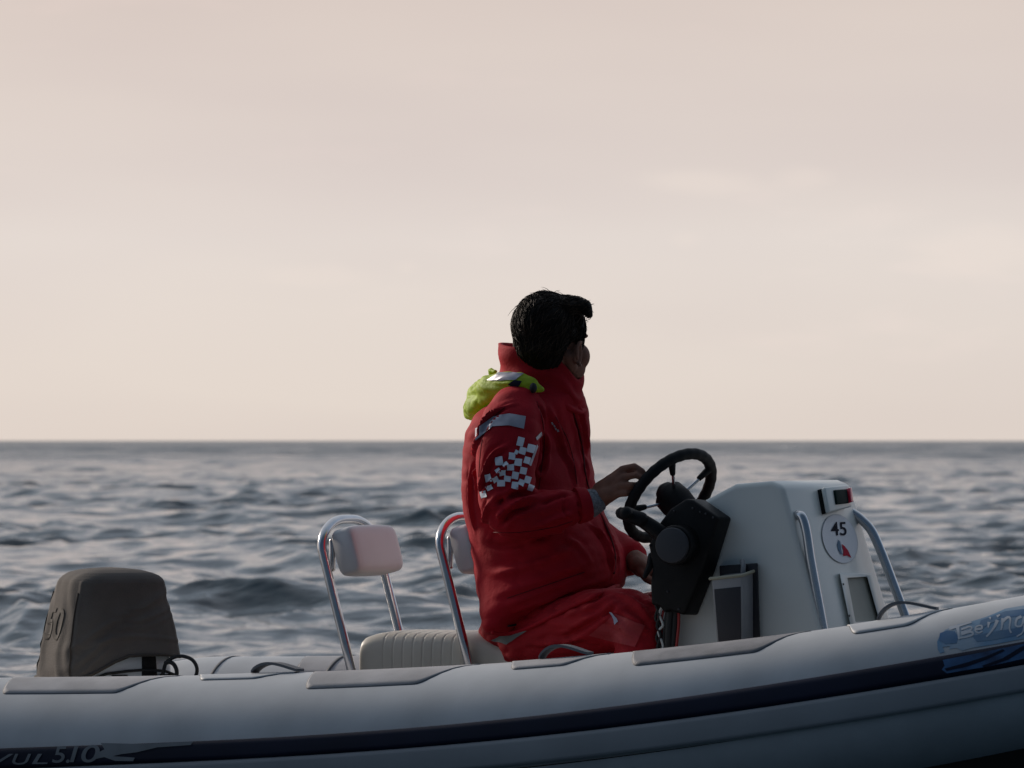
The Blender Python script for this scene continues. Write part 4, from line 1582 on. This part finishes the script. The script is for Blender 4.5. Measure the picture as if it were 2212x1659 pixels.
    mb = MB()
    cnt = 0
    while cnt < 420:
        i = rng.choice(pick)
        n0 = Vector(hn[i]); cur = Vector(hv[i])
        q = np.array(cur) + PB - HC
        qf, qr, qu = np.dot(q, f_), np.dot(q, rt), np.dot(q, up)
        if (qf > 0.02 and qu < 0.06) or (qu < -0.03):
            continue
        flow = Vector(-f_ * 0.7) + Vector(up) * (0.1 if qu > 0.08 else -0.8) + Vector((rng.gauss(0, 0.3), rng.gauss(0, 0.3), rng.gauss(0, 0.3)))
        if qf > 0.03:
            flow = Vector(f_) * 0.6 + Vector(up) * 0.25 + Vector(rt) * rng.gauss(0.1, 0.3)
        L = rng.uniform(0.03, 0.06)
        lift = rng.uniform(0.0, 0.10) if rng.random() < 0.9 else rng.uniform(0.12, 0.28)
        pts = [np.array(cur)]
        for s_ in range(5):
            h = bvh_h.find_nearest(cur)
            nn = h[1]
            d = flow - nn * flow.dot(nn)
            if d.length < 1e-4:
                break
            d.normalize()
            cur = cur + (d + nn * lift).normalized() * (L / 5)
            if lift < 0.11:
                h = bvh_h.find_nearest(cur); cur = h[0] + h[1] * (0.0016 + 0.0005 * s_)
            pts.append(np.array(cur))
        if len(pts) == 6:
            mb.tube(pts, [0.0010, 0.0010, 0.0009, 0.0007, 0.0005, 0.0002], 3, caps=False)
        cnt += 1
    mb.build('loose_strands', M['hair_light'], hair)

    # ---- jacket
    jb = MB()
    RINGS = [  # v, left edge, right edge, half width sideways
        (838, 1098, 1245, 0.085), (856, 1082, 1258, 0.125), (876, 1056, 1264, 0.175), (900, 1030, 1269, 0.213), (935, 1010, 1270, 0.235), (980, 1002, 1270, 0.240), (1020, 1001, 1281, 0.238),
        (1070, 1004, 1287, 0.230), (1110, 1010, 1303, 0.225), (1150, 1016, 1324, 0.225), (1190, 1022, 1341, 0.228), (1230, 1030, 1349, 0.232), (1262, 1035, 1346, 0.240), (1290, 1040, 1322, 0.246), (1318, 1043, 1270, 0.248), (1345, 1047, 1205, 0.244), (1364, 1052, 1140, 0.226)]
    rings = []
    for v, ul, ur, b in RINGS:
        c = P((ul + ur) / 2, v, 0)
        d = CAM_D - SN * c[0]
        w_ = (ur - ul) / 2 * K * d
        a_ = math.sqrt(max(w_ ** 2 - (b * SN) ** 2, 0.0036)) / CS
        hw_ = math.hypot(a_ * CS, b * SN)
        if hw_ > w_ * 1.02:
            c = P(ul + hw_ / (K * d), v, 0)
        ring = []
        for i in range(48):
            t = 2 * math.pi * i / 48
            ct, st = math.cos(t), math.sin(t)
            e = 0.88
            ring.append(c + np.array([a_ * math.copysign(abs(ct) ** e, ct), b * math.copysign(abs(st) ** e, st), 0]))
        rings.append(ring)
    jb.loft(rings)
    # sleeves
    jb.tube(spline([P(1118, 890, -0.165), P(1100, 930, -0.225), P(1094, 985, -0.262), P(1092, 1045, -0.285), P(1100, 1098, -0.288), P(1150, 1108, -0.262), P(1200, 1101, -0.228), P(1232, 1095, -0.197), P(1246, 1093, -0.186)], 5),
            list(np.interp(np.linspace(0, 8, 41), range(9), [0.078, 0.083, 0.081, 0.078, 0.073, 0.066, 0.058, 0.049, 0.040])), 24)
    jb.tube(spline([P(1192, 895, 0.155), P(1198, 960, 0.205), P(1208, 1060, 0.235), P(1232, 1130, 0.245), P(1296, 1174, 0.225), P(1345, 1198, 0.185), P(1361, 1205, 0.17)], 5),
            list(np.interp(np.linspace(0, 6, 31), range(7), [0.078, 0.082, 0.076, 0.068, 0.060, 0.053, 0.051])), 24)
    jacket = pp(jb, 'jacket', M['red'], remesh=0.0055, smooth_it=7)

    # hollow cuff ends: cut away the rounded sleeve tips so that they end square
    def folds(o, lines):
        v, n = get_v(o), get_n(o)
        vv = v + PB
        tree = BVHTree.FromPolygons([tuple(p) for p in vv], [tuple(p.vertices) for p in o.data.polygons])
        dsp = np.zeros(len(v))
        for pts, amp, wd in lines:
            hit = []
            for u, v_ in pts:
                d = sight(u, v_)
                h = tree.ray_cast(Vector(CAM_L), Vector(d).normalized())
                if h[0] is not None:
                    hit.append(np.array(h[0]))
            if len(hit) < 2:
                continue
            hit = np.array(spline(hit, 6))
            best = np.full(len(v), 9.0)
            par = np.zeros(len(v))
            near = np.linalg.norm(vv - hit.mean(0), axis=1) < np.max(np.linalg.norm(hit - hit.mean(0), axis=1)) + 0.06
            idx = np.where(near)[0]
            for k_ in range(len(hit) - 1):
                a_, b_ = hit[k_], hit[k_ + 1]
                ab = b_ - a_
                t = np.clip(((vv[idx] - a_) @ ab) / (ab @ ab + 1e-12), 0, 1)
                dd = np.linalg.norm(vv[idx] - (a_ + t[:, None] * ab), axis=1)
                u_ = dd < best[idx]
                par[idx[u_]] = (k_ + t[u_]) / (len(hit) - 1)
                best[idx] = np.minimum(best[idx], dd)
            taper = np.clip(np.sin(np.pi * np.clip(par, 0.02, 0.98)) * 1.6, 0, 1)
            g = np.exp(-(best / wd) ** 2)
            # a crest beside each crease
            dsp += 2.3 * amp * taper * (g - 0.35 * np.exp(-((best - wd * 2.0) / (wd * 1.1)) ** 2))
        set_v(o, v + n * dsp[:, None])

    def wrinkle(o, amp, sx, sy, sz, seed=0.0, amp2=0.0):
        v, n = get_v(o), get_n(o)
        d = np.array([amp * noise.noise(Vector((p[0] * sx + seed, p[1] * sy, p[2] * sz + 0.5 * math.sin(p[0] * 9)))) +
                      (amp2 * (abs(noise.noise(Vector((p[0] * sx * 1.7 + 5, p[1] * sy * 1.7, p[2] * sz * 2.6)))) - 0.2) if amp2 else 0) for p in v])
        set_v(o, v + n * d[:, None])
    wrinkle(jacket, 0.006, 8, 8, 9, 1.3, 0.006)
    JL = [
        # seams and folds of the near sleeve
        ([(1120, 872), (1075, 888), (1046, 915), (1030, 960), (1026, 1020), (1030, 1075)], 0.006, 0.005),
        ([(1092, 880), (1060, 905), (1042, 940)], -0.005, 0.006),
        ([(1100, 960), (1062, 985), (1045, 1030), (1036, 1075)], 0.006, 0.006),
        ([(1108, 992), (1080, 1020), (1052, 1050), (1038, 1080)], 0.005, 0.004),
        ([(1170, 1062), (1120, 1066), (1080, 1082), (1046, 1130)], -0.009, 0.007),
        ([(1165, 1075), (1115, 1085), (1080, 1110), (1062, 1150)], 0.008, 0.007),
        ([(1150, 1092), (1105, 1108), (1080, 1140)], -0.008, 0.007),
        ([(1060, 1080), (1048, 1120), (1056, 1165)], 0.006, 0.006),
        ([(1235, 1068), (1200, 1076), (1165, 1092)], -0.004, 0.006),
        ([(1240, 1108), (1205, 1118), (1150, 1140)], 0.005, 0.007),
        ([(1255, 1062), (1250, 1090), (1256, 1122)], -0.004, 0.004),
        ([(1222, 1066), (1218, 1095), (1222, 1126)], -0.003, 0.004),
        # arm hole
        ([(1160, 868), (1172, 910), (1176, 960), (1170, 1010), (1162, 1060)], -0.010, 0.007),
        ([(1178, 870), (1205, 930), (1230, 1000), (1245, 1060)], 0.006, 0.010),
        # front placket
        ([(1232, 880), (1250, 940), (1262, 1000), (1266, 1055)], -0.007, 0.006),
        ([(1248, 870), (1262, 930), (1270, 985)], 0.006, 0.006),
        ([(1285, 1085), (1310, 1140), (1330, 1190), (1334, 1235)], -0.006, 0.005),
        ([(1270, 1130), (1300, 1160), (1318, 1200), (1322, 1245)], 0.006, 0.007),
        # body folds
        ([(1046, 1175), (1100, 1180), (1170, 1160), (1240, 1128)], -0.004, 0.009),
        ([(1046, 1240), (1110, 1232), (1200, 1200), (1290, 1150)], 0.004, 0.010),
        ([(1060, 1300), (1130, 1282), (1220, 1248), (1310, 1215)], -0.0035, 0.009),
        ([(1100, 1325), (1170, 1300), (1250, 1268), (1325, 1240)], 0.004, 0.009),
        ([(1190, 1130), (1240, 1170), (1280, 1225)], 0.003, 0.009),
        ([(1018, 1000), (1016, 1080), (1026, 1150)], 0.004, 0.006),
    ]
    folds(jacket, JL)

    # tall storm collar, a double wall open at the top
    cr = []
    CR = [  # bottom to top: centre u, v, y, half fore-aft, half sideways, tilt (back higher)
        (1166, 872, 0, 0.116, 0.130, 0.020), (1168, 848, 0, 0.112, 0.114, 0.030), (1169, 818, 0, 0.112, 0.112, 0.042), (1168, 786, 0, 0.113, 0.114, 0.052), (1168, 755, 0, 0.114, 0.116, 0.056)]
    for (u, v, y, a_, b_, tl) in CR:
        c = P(u, v, y)
        ring = []
        for i in range(64):
            t = 2 * math.pi * i / 64
            fwd = math.cos(t)
            w_ = 1 + 0.035 * noise.noise(Vector((math.cos(t) * 2.2, math.sin(t) * 2.2, v * 0.03)))
            # looking direction of the collar opening: the front stands lower
            dz = -0.019 * fwd if fwd < 0 else -(0.010 * fwd + 0.070 * fwd ** 5)
            ring.append(c + np.array([a_ * fwd * w_, b_ * math.sin(t) * w_, dz * tl / 0.056 + 0.004 * noise.noise(Vector((t * 2, v * 0.05, 2)))]))
        cr.append(ring)
    fine = []
    for i in range(len(cr) - 1):
        for k_ in range(4):
            t = k_ / 4
            fine.append([p * (1 - t) + q * t for p, q in zip(cr[i], cr[i + 1])])
    fine.append(cr[-1])
    # buckling folds round the collar
    for i, r in enumerate(fine):
        for j, p in enumerate(r):
            c = sum(r) / len(r)
            d = p - c; d[2] = 0; d /= np.linalg.norm(d)
            r[j] = p + d * (0.006 * math.sin(i * 0.95 + 2.0 * math.sin(j * 0.20)) * (1 - i / 22))
    mb = MB().loft(fine, cap=False)
    collar = pp(mb, 'collar', M['red'], jacket)
    so_ = collar.modifiers.new('solid', 'SOLIDIFY'); so_.thickness = 0.009; so_.offset = -1
    bake(collar)

    # hem band of the jacket at the back, cuffs
    mb = MB().tube([P(1246, 1093, -0.186), P(1258, 1091, -0.176), P(1271, 1088, -0.165)], [0.049, 0.0475, 0.0435], 32, caps=False)
    pp(mb, 'sleeve_hem', M['red'], jacket, bevel=0.002)
    mb = MB().tube([P(1262, 1090, -0.172), P(1276, 1087, -0.161), P(1287, 1082, -0.153)], [0.0375, 0.0385, 0.034], 28)
    pp(mb, 'knit_cuff', M['knit'], jacket)
    mb = MB().tube([P(1354, 1203, 0.178), P(1366, 1207, 0.168)], [0.048, 0.047], 24, caps=False)
    pp(mb, 'cuff_tab', M['cord'], jacket)

    # ---- trousers
    tb = MB()
    hipc = P(1160, 1352, 0)
    tb.ball(P(1150, 1360, 0), (0.135, 0.175, 0.075), None, 28, 16)
    for s in (-1, 1):
        du = (s + 1) * 74
        tb.tube(spline([P(1140 + du, 1385, s * 0.105), P(1215 + du, 1366, s * 0.150), P(1300 + du, 1344, s * 0.190), P(1368 + du, 1340, s * 0.215), P(1388 + du, 1385, s * 0.235), P(1378 + du, 1470, s * 0.24), P(1362 + du, 1600, s * 0.24), P(1352 + du, 1700, s * 0.24)], 5),
                list(np.interp(np.linspace(0, 7, 36), range(8), [0.085, 0.090, 0.090, 0.080, 0.072, 0.070, 0.066, 0.060])), 24)
    trousers = pp(tb, 'trousers', M['redtrouser'], remesh=0.0055, smooth_it=6)
    wrinkle(trousers, 0.006, 9, 9, 13, 4.1, 0.009)
    folds(trousers, [(p_, a_ * 0.55, w_) for p_, a_, w_ in [
        ([(1200, 1390), (1260, 1355), (1310, 1325), (1345, 1300)], -0.008, 0.007),
        ([(1330, 1280), (1370, 1300), (1400, 1330)], 0.008, 0.008),
        ([(1345, 1310), (1380, 1330), (1405, 1360)], -0.008, 0.007),
        ([(1290, 1330), (1330, 1345), (1380, 1385)], 0.006, 0.008),
        ([(1215, 1330), (1270, 1312), (1330, 1285)], 0.006, 0.008),
        ([(1150, 1395), (1220, 1385), (1280, 1370)], 0.006, 0.008),
        ([(1365, 1285), (1385, 1300), (1412, 1312)], -0.006, 0.005),
    ]])

    # ---- prints and trims laid on the cloth
    dgv = {}

    def tree_of(o):
        if o.name not in dgv:
            dgv[o.name] = BVHTree.FromPolygons([tuple(p) for p in get_v(o) + PB], [tuple(p.vertices) for p in o.data.polygons])
        return dgv[o.name]

    def cloth_patch(o, quads, off, m, name, n=4, parent=None):
        mb = MB()
        tr = tree_of(o)
        for q in quads:
            q = [np.array(p, float) for p in q]
            g = []
            ok = True
            for i in range(n + 1):
                for j in range(n + 1):
                    s_, t_ = i / n, j / n
                    p = q[0] * (1 - s_) * (1 - t_) + q[1] * s_ * (1 - t_) + q[2] * s_ * t_ + q[3] * (1 - s_) * t_
                    h = tr.ray_cast(Vector(CAM_L), Vector(sight(*p)).normalized())
                    if h[0] is None:
                        ok = False; break
                    nn = h[1] if h[1].dot(Vector(sight(*p))) < 0 else -h[1]
                    g.append(np.array(h[0] + nn * off))
                if not ok:
                    break
            if not ok:
                continue
            f = [(i * (n + 1) + j, (i + 1) * (n + 1) + j, (i + 1) * (n + 1) + j + 1, i * (n + 1) + j + 1) for i in range(n) for j in range(n)]
            mb.add(g, f)
        if mb.v:
            return pp(mb, name, m, parent or o)

    z6 = lambda x, y: (1002 + x * 0.1458, 864 + y * 0.1458)
    sq = []
    for cx, cy, w_, h_, rot in ((835, 620, 95, 130, 0.25), (990, 720, 115, 115, 0.25), (865, 755, 95, 100, 0.3), (710, 835, 90, 100, 0.1), (775, 775, 50, 60, 0.5), (523, 905, 105, 120, -0.1), (930, 895, 85, 100, 0.3), (800, 925, 105, 105, 0.12),
                                (687, 1000, 105, 95, -0.02), (875, 1050, 95, 100, 0.2), (570, 1080, 95, 85, -0.05), (757, 1120, 95, 105, 0.2), (645, 1170, 95, 85, 0.15), (937, 1185, 90, 105, 0.3), (360, 1155, 95, 110, -0.2), (470, 1180, 85, 85, -0.5), (553, 1235, 110, 90, 0),
                                (755, 1265, 95, 95, 0.1), (848, 1225, 90, 90, 0.4), (985, 1300, 85, 80, 0.4), (380, 1300, 90, 80, -0.5), (292, 1395, 85, 100, -0.3), (505, 1045, 75, 60, -0.6), (610, 950, 80, 50, -0.6)):
        c, s = math.cos(rot), math.sin(rot)
        q = []
        for a_, b_ in ((-0.5, -0.5), (0.5, -0.5), (0.5, 0.5), (-0.5, 0.5)):
            x, y = a_ * w_ * 1.02, b_ * h_ * 1.02
            q.append(z6(cx + c * x - s * y, cy + s * x + c * y))
        sq.append(q)
    cloth_patch(jacket, sq, 0.0022, M['white_print'], 'checker_print', 3)
    cloth_patch(jacket, [[z6(175, 430), z6(430, 240), z6(430, 395), z6(175, 600)], [z6(430, 240), z6(670, 205), z6(670, 380), z6(430, 395)], [z6(670, 205), z6(912, 245), z6(885, 430), z6(670, 380)]], 0.0024, M['reflect'], 'reflective_tape', 5)
    cloth_patch(jacket, [[z6(1140, 470), z6(1150, 520), z6(1075, 600), z6(1055, 560)], [z6(1075, 660), z6(1090, 690), z6(985, 980), z6(955, 960)]], 0.0024, M['reflect'], 'piping', 5)
    cloth_patch(jacket, [[(1190, 912), (1193, 911), (1196, 916), (1193, 918)], [(1195, 918), (1198, 917), (1200, 921), (1197, 923)], [(1198, 924), (1201, 923), (1203, 927), (1200, 929)], [(1202, 928), (1206, 927), (1208, 932), (1204, 933)]], 0.002, M['reflect'], 'chest_print', 2)
    cloth_patch(trousers, [[(1062, 1382), (1100, 1364), (1140, 1362), (1096, 1392)]], 0.004, M['greyfab'], 'seat_patch', 8)
    cloth_patch(trousers, [[(1272, 1372), (1330, 1325), (1392, 1352), (1372, 1398)]], 0.003, M['redpatch'], 'knee_patch', 10)
    cloth_patch(trousers, [[(1318, 1326), (1325, 1325), (1336, 1345), (1330, 1349)]], 0.006, M['reflect'], 'knee_trim', 3)
    # the jacket's hem where it lies over the thigh
    hp = []
    for u, v in ((1066, 1366), (1082, 1369), (1110, 1366), (1150, 1353), (1200, 1328), (1250, 1304), (1300, 1281), (1335, 1265)):
        best = None
        for o in (jacket, trousers):
            h = tree_of(o).ray_cast(Vector(CAM_L), Vector(sight(u, v)).normalized())
            if h[0] is not None and (best is None or h[3] < best[1]):
                best = (np.array(h[0]), h[3])
        if best is not None:
            hp.append(best[0] + np.array([0, -0.003, 0.0]))
    pp(MB().tube(spline(hp, 6), 0.0062, 10), 'jacket_hem', M['red'], jacket)
    zp = []
    for u, v in ((1236, 885), (1250, 930), (1259, 975), (1264, 1020), (1272, 1055), (1287, 1090), (1306, 1130), (1322, 1170), (1329, 1205), (1326, 1238)):
        h = tree_of(jacket).ray_cast(Vector(CAM_L), Vector(sight(u, v)).normalized())
        if h[0] is not None:
            zp.append(np.array(h[0]) + np.array(h[1]) * 0.0005)
    pp(MB().tube(spline(zp, 5), 0.0026, 8), 'zip_line', M['dark_red'], jacket)
    for pts in (((1160, 868), (1172, 910), (1176, 960), (1170, 1010), (1164, 1056)), ((1066, 1150), (1120, 1150), (1190, 1140), (1236, 1126)),
                ((1200, 900), (1226, 950), (1240, 1000), (1246, 1045)), ((1096, 1292), (1180, 1264), (1262, 1236)), ((1090, 880), (1056, 912), (1040, 960), (1034, 1030))):
        sm = []
        for q in spline([np.array([a_, b_, 0.0]) for a_, b_ in pts], 6):
            h = tree_of(jacket).ray_cast(Vector(CAM_L), Vector(sight(q[0], q[1])).normalized())
            if h[0] is not None:
                sm.append(np.array(h[0]))
        if len(sm) > 2:
            pp(MB().tube(sm, 0.0013, 6), 'seam', M['dark_red'], jacket)
    # toggle and draw cord at the hem
    def on_cloth(o, u, v, off):
        h = tree_of(o).ray_cast(Vector(CAM_L), Vector(sight(u, v)).normalized())
        return None if h[0] is None else np.array(h[0]) + np.array(sight(u, v)) * -off
    pts = [on_cloth(jacket, u, v, 0.006) for u, v in ((1098, 1352), (1112, 1350), (1126, 1348))]
    pts = [p for p in pts if p is not None]
    if len(pts) > 1:
        pp(MB().tube(pts, 0.0028, 8), 'draw_cord', M['cord'], jacket)
    pt = on_cloth(jacket, 1147, 1340, 0.012)
    if pt is None:
        pt = on_cloth(trousers, 1147, 1345, 0.012)
    if pt is not None:
        mb = MB().ball(pt, (0.013, 0.009, 0.011), None, 12, 8)
        mb.tube([pt, pt + np.array([0.016, -0.004, -0.012])], 0.006, 10)
        mb.tube([pt, pt + np.array([0.004, -0.004, 0.012])], 0.005, 10)
        pp(mb, 'cord_toggle', M['cord'], jacket)

    # ---- lime hood rolled behind the collar
    hd = MB()
    path = spline([P(1170, 842, -0.145), P(1140, 832, -0.165), P(1100, 828, -0.155), P(1066, 836, -0.115), P(1046, 850, -0.05), P(1040, 858, 0.02), P(1050, 850, 0.09), P(1090, 835, 0.15)], 8)
    n = len(path)
    rr_ = np.interp(np.linspace(0, 1, n), [0, 0.1, 0.3, 0.45, 0.6, 0.8, 1], [0.010, 0.022, 0.032, 0.036, 0.036, 0.032, 0.015])
    hd.tube(path, list(rr_), 20)
    path2 = spline([P(1100, 846, -0.150), P(1064, 852, -0.125), P(1036, 868, -0.085), P(1022, 886, -0.02), P(1022, 886, 0.05), P(1040, 870, 0.11)], 8)
    hd.tube(path2, list(np.interp(np.linspace(0, 1, len(path2)), [0, 0.3, 0.55, 0.8, 1], [0.012, 0.019, 0.026, 0.026, 0.015])), 18)
    hd.tube([P(1070, 803, -0.05), P(1060, 798, -0.03), P(1066, 812, 0.03)], [0.007, 0.009, 0.012], 10)
    hood = pp(hd, 'hood', M['hivis'], remesh=0.0045, smooth_it=6)
    wrinkle(hood, 0.008, 13, 13, 22, 0.7, 0.008)
    cloth_patch(hood, [[(1052, 822), (1078, 806), (1108, 806), (1074, 822)], [(1074, 822), (1108, 806), (1132, 808), (1112, 822)]], 0.003, M['reflect'], 'reflective_strip', 5)
    cloth_patch(hood, [[(1098, 830), (1112, 822), (1128, 824), (1118, 838)]], 0.003, M['ink'], 'dark_print', 3)
    mb = MB().ball(P(1152, 838, -0.185), (0.010, 0.010, 0.014), None, 12, 8)
    pp(mb, 'hood_toggle', M['cord'], hood)
    return person


build_person()
